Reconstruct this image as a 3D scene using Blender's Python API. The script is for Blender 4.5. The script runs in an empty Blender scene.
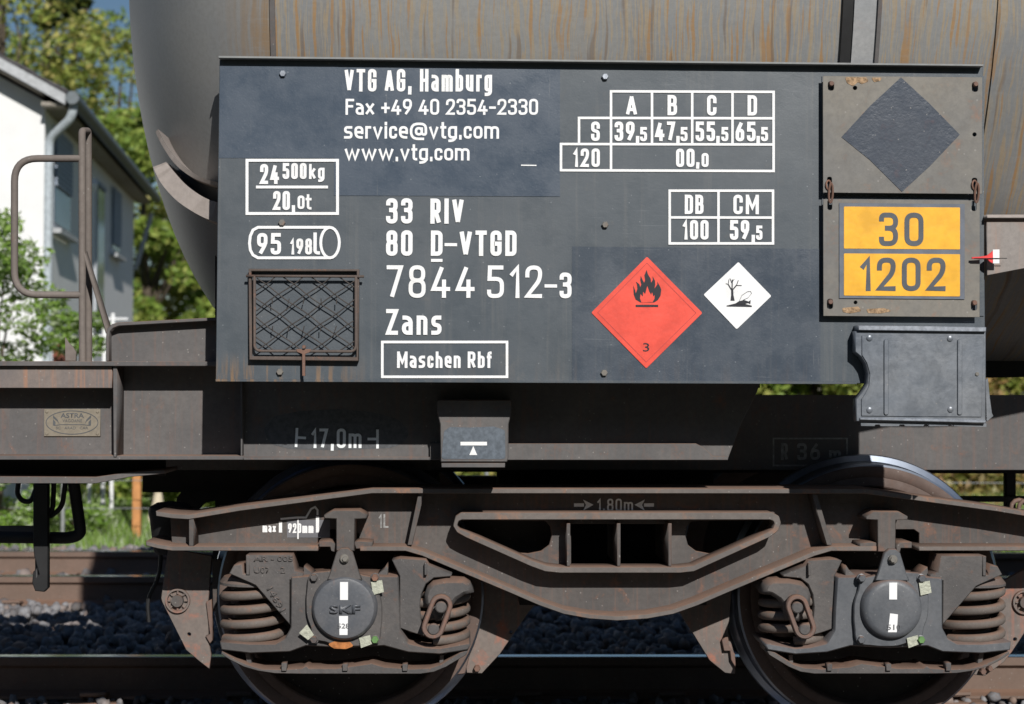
import bpy, bmesh, math, random
import numpy as np
from mathutils import Vector, Matrix
random.seed(7); RNG = np.random.default_rng(7)
S = bpy.context.scene; COL = S.collection
# ------------------------------------------------------------ camera, sky, sun, exposure
FPX = 1680.0; CAM = Vector((0.0, -5.5, 1.2))
YAW = math.atan(47/FPX); PIT = math.atan(30/FPX); ROL = math.radians(.26)
_f = Vector((math.sin(YAW)*math.cos(PIT), math.cos(YAW)*math.cos(PIT), math.sin(PIT)))
_r = Vector((math.cos(YAW), -math.sin(YAW), 0)); _u = _r.cross(_f)
_R = _r*math.cos(ROL)+_u*math.sin(ROL); _U = _u*math.cos(ROL)-_r*math.sin(ROL)
cd = bpy.data.cameras.new('camera'); cam = bpy.data.objects.new('camera', cd); COL.objects.link(cam)
M = Matrix.Identity(4)
for i in range(3): M[i][0] = _R[i]; M[i][1] = _U[i]; M[i][2] = -_f[i]; M[i][3] = CAM[i]
cam.matrix_world = M
cd.sensor_width = 36; cd.lens = FPX/1024*36; cd.clip_start = .1; cd.clip_end = 2000
cd.dof.use_dof = True; cd.dof.focus_distance = 5.45; cd.dof.aperture_fstop = 3.4
S.camera = cam
SA, SB = .26, .63                       # light travels (-SA, 1, -SB)
toSun = Vector((SA, -1, SB)).normalized()
w = bpy.data.worlds.new('World'); S.world = w; w.use_nodes = True
nt = w.node_tree; bg = nt.nodes['Background']; sk = nt.nodes.new('ShaderNodeTexSky')
sk.sky_type = 'NISHITA'; sk.sun_disc = False; sk.sun_elevation = math.asin(toSun.z)
sk.sun_rotation = math.atan2(toSun.x, toSun.y); sk.air_density = 1.15; sk.dust_density = .2; sk.ozone_density = 4.5
nt.links.new(sk.outputs[0], bg.inputs[0]); bg.inputs[1].default_value = .052
sd = bpy.data.lights.new('sun', 'SUN'); sd.energy = 5.0; sd.angle = math.radians(.5); sd.color = (1, .97, .925)
so = bpy.data.objects.new('sun', sd); COL.objects.link(so); so.rotation_euler = (-toSun).to_track_quat('-Z', 'Y').to_euler()
S.view_settings.view_transform = 'Standard'; S.view_settings.look = 'None'; S.view_settings.exposure = -.18
S.render.engine = 'CYCLES'; S.cycles.max_bounces = 6

# ------------------------------------------------------------ placing helpers
MIRX = None                              # when set, X is mirrored about it (the right half of the bogie)
def P(px, py, Y):
    d = _f + _R*((px-512)/FPX) + _U*((352-py)/FPX)
    p = CAM + d*((Y-CAM.y)/d.y)
    return (p.x, p.z)
def PM(px, py, Y):
    x, z = P(px, py, Y)
    return ((2*MIRX-x) if MIRX is not None else x, z)
def P3(px, py, Y):
    x, z = PM(px, py, Y); return Vector((x, Y, z))
def link(name, me, mat, parent):
    if mat is not None and not me.materials: me.materials.append(mat)
    o = bpy.data.objects.new(name, me); COL.objects.link(o)
    if parent is not None:
        o.parent = parent
        if parent.type == 'EMPTY': o.location = -parent.location
    return o
def thing(name, label, cat, loc=(0, 0, 0), group=None):
    o = bpy.data.objects.new(name, None); COL.objects.link(o); o.location = loc; o.empty_display_size = .1
    o['label'] = label; o['category'] = cat
    if group: o['group'] = group
    return o
def tag(o, label=None, cat=None, group=None, kind=None):
    if label: o['label'] = label
    if cat: o['category'] = cat
    if group: o['group'] = group
    if kind: o['kind'] = kind
    return o
def fillet(pts, r, n=4):
    out = []; N = len(pts)
    for i, p in enumerate(pts):
        rr = p[2] if len(p) > 2 else r
        a = Vector(pts[i-1][:2]); b = Vector(p[:2]); c = Vector(pts[(i+1) % N][:2])
        u = a-b; v = c-b
        if rr <= 0 or u.length < 1e-9 or v.length < 1e-9: out.append(tuple(b)); continue
        ang = u.angle(v)
        if ang > 3.05: out.append(tuple(b)); continue
        d = min(rr/math.tan(ang/2), u.length*.48, v.length*.48)
        p0 = b+u.normalized()*d; p1 = b+v.normalized()*d
        for k in range(n+1):
            t = k/n; out.append(tuple(p0*(1-t)**2 + b*2*t*(1-t) + p1*t*t))
    return out
def plateW(name, loops, Yf, Yb, mat, parent, bev=.0015, smooth=False):
    """loops: list of XZ loops (first outer, then holes) extruded from Yf to Yb with a small bevel"""
    cu = bpy.data.curves.new('tmp', 'CURVE'); cu.dimensions = '2D'; cu.fill_mode = 'BOTH'
    T = Yb-Yf; bev = min(bev, T*.3)
    for lp in loops:
        sp = cu.splines.new('POLY'); sp.points.add(len(lp)-1)
        for q, (x, z) in zip(sp.points, lp): q.co = (x, z, 0, 1)
        sp.use_cyclic_u = True
    cu.extrude = T/2-bev; cu.bevel_depth = bev; cu.bevel_resolution = 0; cu.offset = -bev
    to = bpy.data.objects.new('tmp', cu)
    me = bpy.data.meshes.new_from_object(to)
    bpy.data.objects.remove(to); bpy.data.curves.remove(cu)
    me.transform(Matrix(((1, 0, 0, 0), (0, 0, -1, (Yf+Yb)/2), (0, 1, 0, 0), (0, 0, 0, 1))))
    me.name = name; me.materials.clear()
    return link(name, me, mat, parent)
def plate(name, pts, Yf, Yb, mat, parent, bev=.0015, holes=(), r=0):
    if r: pts = fillet(pts, r)
    return plateW(name, [[PM(x, y, Yf) for x, y in [q[:2] for q in lp]] for lp in [pts]+list(holes)], Yf, Yb, mat, parent, bev)
def rect(x0, y0, x1, y1): return [(x0, y0), (x1, y0), (x1, y1), (x0, y1)]
def circ(cx, cy, r, n=20): return [(cx+r*math.cos(2*math.pi*k/n), cy+r*math.sin(2*math.pi*k/n)) for k in range(n)]
def strip(pts, th):                      # band hanging below a px path
    return list(pts)+[(x, y+th) for x, y in reversed(pts)]
def capsule(a, b, r, n=10):
    a = Vector(a); b = Vector(b); t = math.atan2((b-a).y, (b-a).x); o = []
    for k in range(n+1): s = t-math.pi/2+math.pi*k/n; o.append((b.x+r*math.cos(s), b.y+r*math.sin(s)))
    for k in range(n+1): s = t+math.pi/2+math.pi*k/n; o.append((a.x+r*math.cos(s), a.y+r*math.sin(s)))
    return o
def bm_mesh(name, bm, mat, parent, smooth=False):
    bmesh.ops.recalc_face_normals(bm, faces=bm.faces)
    me = bpy.data.meshes.new(name); bm.to_mesh(me); bm.free()
    if smooth:
        for p in me.polygons: p.use_smooth = True
    return link(name, me, mat, parent)
def bx(bm, lo, hi):
    v = [bm.verts.new((lo[0] if i & 1 == 0 else hi[0], lo[1] if i & 2 == 0 else hi[1], lo[2] if i & 4 == 0 else hi[2])) for i in range(8)]
    for f in ((0, 2, 3, 1), (4, 5, 7, 6), (0, 1, 5, 4), (2, 6, 7, 3), (0, 4, 6, 2), (1, 3, 7, 5)): bm.faces.new([v[i] for i in f])
def box(name, lo, hi, mat, parent, bev=.004):
    bm = bmesh.new(); bx(bm, lo, hi)
    if bev: bmesh.ops.bevel(bm, geom=bm.edges[:], offset=bev, segments=1, affect='EDGES')
    return bm_mesh(name, bm, mat, parent)
def lathe_bm(bm, c, prof, n=48, axis='Y', cap=True):
    rings = []
    for r, h in prof:
        ring = []
        for k in range(n):
            a = 2*math.pi*k/n
            if axis == 'Y': p = (c[0]+r*math.cos(a), c[1]+h, c[2]+r*math.sin(a))
            elif axis == 'Z': p = (c[0]+r*math.cos(a), c[1]+r*math.sin(a), c[2]+h)
            else: p = (c[0]+h, c[1]+r*math.cos(a), c[2]+r*math.sin(a))
            ring.append(bm.verts.new(p))
        rings.append(ring)
    for a, b in zip(rings, rings[1:]):
        for k in range(n): bm.faces.new((a[k], a[(k+1) % n], b[(k+1) % n], b[k]))
    if cap: bm.faces.new(rings[0]); bm.faces.new(rings[-1])
def lathe(name, c, prof, mat, parent, n=48, axis='Y', smooth=True, cap=True):
    bm = bmesh.new(); lathe_bm(bm, c, prof, n, axis, cap)
    o = bm_mesh(name, bm, mat, parent, smooth)
    if smooth: sharp(o, 35)
    return o
def sharp(o, deg):
    o.data.set_sharp_from_angle(angle=math.radians(deg))
def tube_bm(bm, pts, r, n=10, closed=False):
    pts = [Vector(p) for p in pts]; N = len(pts); prev = None; rings = []
    for i, p in enumerate(pts):
        if closed: t = pts[(i+1) % N]-pts[i-1]
        else: t = pts[min(i+1, N-1)]-pts[max(i-1, 0)]
        t.normalize()
        if prev is None:
            a = Vector((0, 0, 1)) if abs(t.z) < .9 else Vector((0, 1, 0)); u = t.cross(a).normalized()
        else: u = (prev-t*prev.dot(t)).normalized()
        prev = u; v = t.cross(u); rr = r[i] if isinstance(r, (list, tuple)) else r
        rings.append([bm.verts.new(p+(u*math.cos(2*math.pi*k/n)+v*math.sin(2*math.pi*k/n))*rr) for k in range(n)])
    prs = list(zip(rings, rings[1:]))
    if closed: prs.append((rings[-1], rings[0]))
    for a, b in prs:
        for k in range(n): bm.faces.new((a[k], a[(k+1) % n], b[(k+1) % n], b[k]))
    if not closed: bm.faces.new(rings[0]); bm.faces.new(rings[-1])
def tube(name, pts, r, mat, parent, n=10, closed=False):
    bm = bmesh.new(); tube_bm(bm, pts, r, n, closed); o = bm_mesh(name, bm, mat, parent, True); sharp(o, 50); return o
def bend(pts, r, n=6):                   # rounded 3-D polyline
    out = [Vector(pts[0])]
    for i in range(1, len(pts)-1):
        a, b, c = (Vector(pts[j]) for j in (i-1, i, i+1)); u = (a-b); v = (c-b)
        d = min(r, u.length*.49, v.length*.49); p0 = b+u.normalized()*d; p1 = b+v.normalized()*d
        for k in range(n+1): t = k/n; out.append(p0*(1-t)**2+b*2*t*(1-t)+p1*t*t)
    out.append(Vector(pts[-1])); return out
def bolt(px, py, Y, rpx, mat, parent, h=.012, name='bolt', hexa=True):
    x, z = PM(px, py, Y); s = FPX/(Y-CAM.y); r = rpx/s
    return lathe(name, (x, Y, z), [(r, .004), (r, -h*.7), (r*.8, -h)], mat, parent, n=6 if hexa else 16, smooth=not hexa)

# ------------------------------------------------------------ materials
def mat(name): m = bpy.data.materials.new(name); m.use_nodes = True; return m, m.node_tree, m.node_tree.nodes['Principled BSDF']
class G:
    def __init__(s, nt): s.nt = nt; s.pos = None
    def n(s, t, **k):
        x = s.nt.nodes.new('ShaderNode'+t)
        for a, b in k.items(): setattr(x, a, b)
        return x
    def P(s):
        if s.pos is None: s.pos = s.n('NewGeometry')
        return s.pos.outputs['Position']
    def L(s, a, b): s.nt.links.new(a, b)
    def noise(s, scale, det=3, rough=.6, stretch=None, vec=None, dist=0):
        v = vec or s.P()
        if stretch:
            m = s.n('Mapping'); s.L(v, m.inputs[0]); m.inputs['Scale'].default_value = stretch; v = m.outputs[0]
        t = s.n('TexNoise'); s.L(v, t.inputs['Vector']); t.inputs['Scale'].default_value = scale
        t.inputs['Detail'].default_value = det; t.inputs['Roughness'].default_value = rough; t.inputs['Distortion'].default_value = dist
        return t.outputs[0]
    def ramp(s, fac, a, b, va=0, vb=1):
        m = s.n('MapRange'); s.L(fac, m.inputs[0]); m.inputs[1].default_value = a; m.inputs[2].default_value = b
        m.inputs[3].default_value = va; m.inputs[4].default_value = vb; m.interpolation_type = 'SMOOTHSTEP'; return m.outputs[0]
    def mix(s, fac, a, b, mode='MIX'):
        m = s.n('Mix', data_type='RGBA', blend_type=mode)
        for i, v in ((0, fac), (6, a), (7, b)):
            if isinstance(v, (int, float)): m.inputs[i].default_value = v
            elif isinstance(v, tuple): m.inputs[i].default_value = (*v[:3], 1)
            else: s.L(v, m.inputs[i])
        return m.outputs[2]
    def math(s, op, a, b=0):
        m = s.n('Math', operation=op)
        for i, v in ((0, a), (1, b)):
            if isinstance(v, (int, float)): m.inputs[i].default_value = v
            else: s.L(v, m.inputs[i])
        return m.outputs[0]
    def bump(s, h, bsdf, strength=.3, dist=.003):
        b = s.n('Bump'); b.inputs['Strength'].default_value = strength; b.inputs['Distance'].default_value = dist
        s.L(h, b.inputs['Height']); s.L(b.outputs[0], bsdf.inputs['Normal'])
def steel(name, base, alt, rust=(.27, .12, .07), rust_amt=.35, rough=.7, metal=0., top=True, scale=1., streak=0., bump=.25, spec=.35):
    m, nt, b = mat(name); g = G(nt)
    big = g.noise(3.2*scale, 4, .65); fine = g.noise(60*scale, 3, .7); mid = g.noise(14*scale, 4, .7, dist=.4)
    c = g.mix(g.ramp(big, .35, .65), base, alt)
    c = g.mix(g.ramp(fine, .3, .75, 0, .35), c, tuple(x*.62 for x in base))
    if rust_amt:
        k = g.math('MULTIPLY', g.ramp(mid, .62-.2*rust_amt, .8), min(1, rust_amt*1.6)); c = g.mix(k, c, rust)
    if streak:
        st = g.noise(1, 3, .6, stretch=(55, 55, 2.2)); c = g.mix(g.math('MULTIPLY', g.ramp(st, .5, .72), streak), c, rust)
    if top:
        sx = g.n('SeparateXYZ'); g.L(g.pos.outputs['Normal'], sx.inputs[0])
        c = g.mix(g.math('MULTIPLY', g.ramp(sx.outputs[2], .35, .9), .6), c, g.mix(mid, (.15, .105, .08), (.30, .15, .09)))
    vor = g.n('TexVoronoi'); g.L(g.P(), vor.inputs['Vector']); vor.inputs['Scale'].default_value = 34*scale
    spk = g.math('MULTIPLY', g.math('LESS_THAN', vor.outputs['Distance'], .085), .45)
    c = g.mix(spk, c, (.33, .31, .29))
    g.L(c, b.inputs['Base Color']); b.inputs['Metallic'].default_value = metal
    g.L(g.ramp(mid, .3, .7, rough-.08, min(1, rough+.12)), b.inputs['Roughness']); b.inputs['Specular IOR Level'].default_value = spec
    g.bump(g.math('ADD', g.math('MULTIPLY', mid, .7), g.math('MULTIPLY', fine, .5)), b, bump, .003)
    return m
def plain(name, col, rough=.6, metal=0., var=.15, scale=20, bump=0., spec=.4):
    m, nt, b = mat(name); g = G(nt); t = g.noise(scale, 4, .65)
    c = g.mix(g.ramp(t, .3, .7), tuple(x*(1-var) for x in col), tuple(min(1, x*(1+var)) for x in col))
    g.L(c, b.inputs['Base Color']); b.inputs['Roughness'].default_value = rough; b.inputs['Metallic'].default_value = metal
    b.inputs['Specular IOR Level'].default_value = spec
    if bump: g.bump(t, b, bump, .004)
    return m
FRAME = steel('frame_steel', (.112, .107, .107), (.142, .132, .128), rust_amt=.32, streak=.16)
BOGIE = steel('bogie_steel', (.086, .079, .076), (.118, .105, .098), rust_amt=.42, streak=.2, bump=.5)
FLG = steel('bogie_flange_highlight', (.135, .12, .112), (.18, .155, .14), rust=(.34, .17, .10), rust_amt=.5, bump=.4)  # lighter than the web steel: edge highlights put into the flange colour
BOGD = steel('bogie_dark_steel', (.06, .052, .048), (.085, .072, .064), rust_amt=.2)
CAST = steel('axle_box_cast', (.088, .083, .082), (.125, .113, .107), bump=.6, rust_amt=.28, rough=.6, scale=1.5)
CASTB = steel('axle_box_blue_cast', (.088, .095, .107), (.125, .13, .14), rust_amt=.06, rough=.48, scale=1.5, spec=.6)
COVER = steel('cover_paint', (.085, .093, .108), (.13, .13, .137), rust_amt=.12, rough=.45, top=False, scale=2, spec=.6)
LINK = steel('rusty_link', (.20, .125, .10), (.15, .11, .095), rust=(.38, .15, .09), rust_amt=.5, scale=2)
SPRING = steel('spring_steel', (.125, .108, .097), (.165, .138, .12), rust_amt=.35, scale=2)
HANGER = steel('hanger_steel', (.15, .13, .12), (.20, .165, .145), rust=(.42, .15, .09), rust_amt=.55, streak=.35)
RUSTY = steel('rusty_steel', (.22, .12, .085), (.16, .10, .08), rust=(.36, .17, .1), rust_amt=.5, scale=2, top=False)
TREAD = plain('polished_tread', (.30, .34, .41), .33, 1., .05, 40)
RAILTOP = plain('polished_rail_head', (.55, .6, .68), .16, 1., .05, 30)
RAILSIDE = steel('rail_side', (.20, .135, .105), (.165, .115, .09), rust_amt=.25)
BLACK = plain('black_rubber', (.018, .018, .019), .55)
DARKP = plain('dark_underframe', (.022, .02, .019), .8, bump=.3)
def worn_white():
    m, nt, b = mat('white_paint'); g = G(nt)
    c = g.mix(g.ramp(g.noise(7, 4, .7), .45, .75, 0, .5), (.86, .86, .86), (.68, .68, .66))
    c = g.mix(g.ramp(g.noise(190, 3, .8), .60, .72, 0, .55), c, (.42, .43, .44)); c = g.mix(g.ramp(g.noise(28, 4, .75), .66, .74, 0, .5), c, (.40, .40, .40))
    g.L(c, b.inputs['Base Color']); b.inputs['Roughness'].default_value = .5; return m
WHITE = worn_white()
GREYP = plain('aged_white_paint', (.82, .85, .86), .7, var=.06, scale=40)
DULL = plain('faded_marking_paint', (.27, .27, .265), .8, var=.3, scale=60)
def board_mat(name, c1, c2, rough=.42, sc=1., spots=.5, grime=True):
    m, nt, b = mat(name); g = G(nt)
    big = g.noise(2.1*sc, 4, .6); fine = g.noise(240, 2, .8); mid = g.noise(9, 4, .7)
    c = g.mix(g.ramp(big, .3, .7), c1, c2)
    c = g.mix(g.ramp(fine, .55, .8, 0, .25), c, (.2, .22, .25))
    vo = g.n('TexVoronoi'); g.L(g.P(), vo.inputs['Vector']); vo.inputs['Scale'].default_value = 26
    c = g.mix(g.math('MULTIPLY', g.math('LESS_THAN', vo.outputs['Distance'], .055), spots), c, (.24, .26, .28))
    if grime:
        st = g.noise(1, 4, .65, stretch=(42, 42, 1.2)); c = g.mix(g.math('MULTIPLY', g.ramp(st, .52, .78), .16), c, (.25, .23, .2))
        c = g.mix(g.math('MULTIPLY', g.ramp(mid, .6, .8), .22), c, (.19, .165, .14))
        sx = g.n('SeparateXYZ'); g.L(g.P(), sx.inputs[0])          # rust runs at the lower rim of the board
        low = g.ramp(sx.outputs[2], 1.30, 1.21)
        st2 = g.noise(1, 3, .7, stretch=(38, 38, 3)); lft = g.ramp(sx.outputs[0], -.28, -.5)
        c = g.mix(g.math('MULTIPLY', g.math('MULTIPLY', low, g.ramp(st2, .48, .66)), g.math('ADD', g.math('MULTIPLY', lft, .45), .04)), c, (.36, .19, .06))
    g.L(c, b.inputs['Base Color']); g.L(g.ramp(mid, .3, .7, rough-.06, rough+.14), b.inputs['Roughness'])
    wav = g.noise(2.4, 2, .5); sc = g.noise(1, 3, .75, stretch=(3, 3, 130)); sc2 = g.noise(1, 2, .8, stretch=(160, 160, 5))
    cc = g.mix(g.ramp(sc, .66, .72, 0, .22), c, (.22, .24, .26)); cc = g.mix(g.ramp(sc2, .68, .75, 0, .25), cc, (.20, .205, .2)); g.L(cc, b.inputs['Base Color'])
    g.bump(g.math('ADD', g.math('MULTIPLY', wav, 9), g.math('ADD', mid, g.math('MULTIPLY', fine, .3))), b, .3, .003)
    return m
BOARD = board_mat('board_grey_paint', (.058, .073, .088), (.074, .087, .100))
FILMB = board_mat('blue_grey_film', (.044, .064, .094), (.054, .074, .104), .36, grime=False)
FILMD = board_mat('dark_blue_film', (.042, .057, .080), (.060, .075, .095), .36)
PLATEM = steel('placard_plate_steel', (.165, .16, .152), (.215, .198, .17), rust=(.33, .16, .095), rust_amt=.42, top=False, rough=.6, scale=.8)
GALV = steel('galvanised_sheet', (.145, .165, .195), (.21, .222, .24), rust=(.2, .14, .1), rust_amt=.06, top=False, rough=.36, metal=.25, spec=.7)
GALVL = plain('bright_zinc', (.38, .41, .46), .34, .6, .2, 60)
ORANGE = plain('orange_reflective', (.82, .42, .03), .4, var=.14, scale=11, bump=.25)
ORBACK = plain('grey_plate_edge', (.12, .135, .165), .5)
DIGIT = plain('black_digit_print', (.075, .085, .10), .5)
RED = plain('red_placard_film', (.78, .09, .06), .38, var=.14, scale=14, bump=.3)
REDD = plain('red_placard_line', (.5, .06, .05), .5)
INK = plain('black_ink', (.013, .015, .022), .5)
DIAM = steel('painted_over_diamond', (.040, .053, .076), (.056, .067, .088), rust=(.17, .09, .085), rust_amt=.22, top=False, rough=.5, bump=.8)
BRASS = plain('maker_plate_metal', (.27, .235, .185), .5, .3, .1, 80)
ENGR = plain('engraved_line', (.09, .095, .10), .6)
TAGM = plain('aluminium_tag', (.46, .47, .38), .5, .2, .2, 90, bump=.5)
GREENB = plain('green_bolt_paint', (.12, .24, .08), .6)
RUSTO = plain('orange_rust_stain', (.42, .16, .05), .8, var=.35, scale=60)
def tank_mat():
    m, nt, b = mat('tank_streaked_steel'); g = G(nt)
    sx = g.n('SeparateXYZ'); g.L(g.P(), sx.inputs[0])
    wob = g.math('MULTIPLY', g.math('SUBTRACT', g.noise(3.4, 2, .5), .5), .055)
    xw = g.math('ADD', sx.outputs[0], wob); cb = g.n('CombineXYZ'); g.L(xw, cb.inputs[0]); g.L(g.math('MULTIPLY', sx.outputs[2], .05), cb.inputs[2])
    V = cb.outputs[0]
    fine = g.noise(70, 3, .7); cloud = g.noise(2.2, 4, .6); fade = g.ramp(g.noise(3, 2), .3, .55, .7, 1)
    dish = g.ramp(sx.outputs[0], XA0-.02, XA0+.01)                # less streaked on the domed end
    dm = lambda f, k: g.math('MULTIPLY', g.math('MULTIPLY', f, k), g.math('MULTIPLY', dish, fade))
    c = g.mix(g.ramp(cloud, .3, .7), (.235, .243, .25), (.28, .28, .272))
    c = g.mix(dm(g.ramp(g.noise(6, 3, .6, vec=V), .5, .75), .5), c, (.215, .19, .165))
    c = g.mix(dm(g.ramp(g.noise(80, 2, .6, vec=V), .52, .58), .75), c, (.37, .28, .17))
    c = g.mix(dm(g.ramp(g.noise(150, 2, .6, vec=V), .51, .60), .7), c, (.32, .29, .24))
    c = g.mix(dm(g.ramp(g.noise(58, 2, .5, vec=V), .57, .62), .85), c, (.36, .21, .09))
    c = g.mix(dm(g.ramp(g.noise(34, 2, .5, vec=V), .60, .66), .65), c, (.17, .12, .085))
    near = g.math('MULTIPLY', g.ramp(sx.outputs[0], XA0-.20, XA0-.005), g.ramp(sx.outputs[0], XA0+.012, XA0+.002))   # rust run along the weld
    c = g.mix(g.math('MULTIPLY', near, g.ramp(g.noise(60, 2, .6, vec=V), .35, .6, .15, .9)), c, (.27, .18, .10))
    sc = g.noise(1, 3, .7, stretch=(8, 60, 60))                    # fine horizontal wipe marks
    c = g.mix(g.ramp(sc, .5, .75, 0, .3), c, (.30, .30, .30))
    c = g.mix(g.ramp(fine, .35, .75, 0, .25), c, (.17, .16, .15))
    g.L(c, b.inputs['Base Color']); b.inputs['Roughness'].default_value = .5; b.inputs['Metallic'].default_value = .12
    g.bump(fine, b, .12, .003); return m
XA0 = P(271, 20, -.30)[0]
TANK = tank_mat()
def leaf_mat(name, cols, trans=.35):
    m, nt, b = mat(name); g = G(nt)
    geo = g.n('NewGeometry'); cr = g.n('ValToRGB'); g.L(geo.outputs['Random Per Island'], cr.inputs[0])
    el = cr.color_ramp.elements
    while len(el) < len(cols): el.new(.5)
    for i, c in enumerate(cols): el[i].position = i/(len(cols)-1); el[i].color = (*c, 1)
    c = g.mix(g.ramp(g.noise(1.1, 3), .3, .7, 0, .6), cr.outputs[0], tuple(x*.62 for x in cols[0]))
    g.L(c, b.inputs['Base Color']); b.inputs['Roughness'].default_value = .5
    t = g.n('BsdfTranslucent'); g.L(g.mix(.4, c, (.30, .34, .05)), t.inputs[0]); mx = g.n('MixShader'); mx.inputs[0].default_value = trans
    g.L(b.outputs[0], mx.inputs[1]); g.L(t.outputs[0], mx.inputs[2]); g.L(mx.outputs[0], nt.nodes['Material Output'].inputs[0]); return m
LEAFY = leaf_mat('yellow_green_leaves', [(.20, .28, .06), (.36, .44, .09), (.52, .52, .13), (.60, .48, .17)])
LEAFG = leaf_mat('green_leaves', [(.13, .22, .04), (.24, .35, .06), (.36, .46, .09), (.48, .50, .13)])
LEAFB = leaf_mat('bright_bush_leaves', [(.15, .28, .04), (.26, .44, .07), (.38, .55, .12), (.7, .74, .6)])
LEAFD = leaf_mat('dark_leaves', [(.018, .04, .012), (.03, .06, .015), (.05, .09, .02)])
LEAFA = leaf_mat('autumn_leaves', [(.22, .28, .06), (.45, .36, .12), (.5, .28, .12), (.30, .2, .12)])
BARK = plain('bark', (.09, .07, .05), .9, var=.4, bump=.6)

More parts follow.
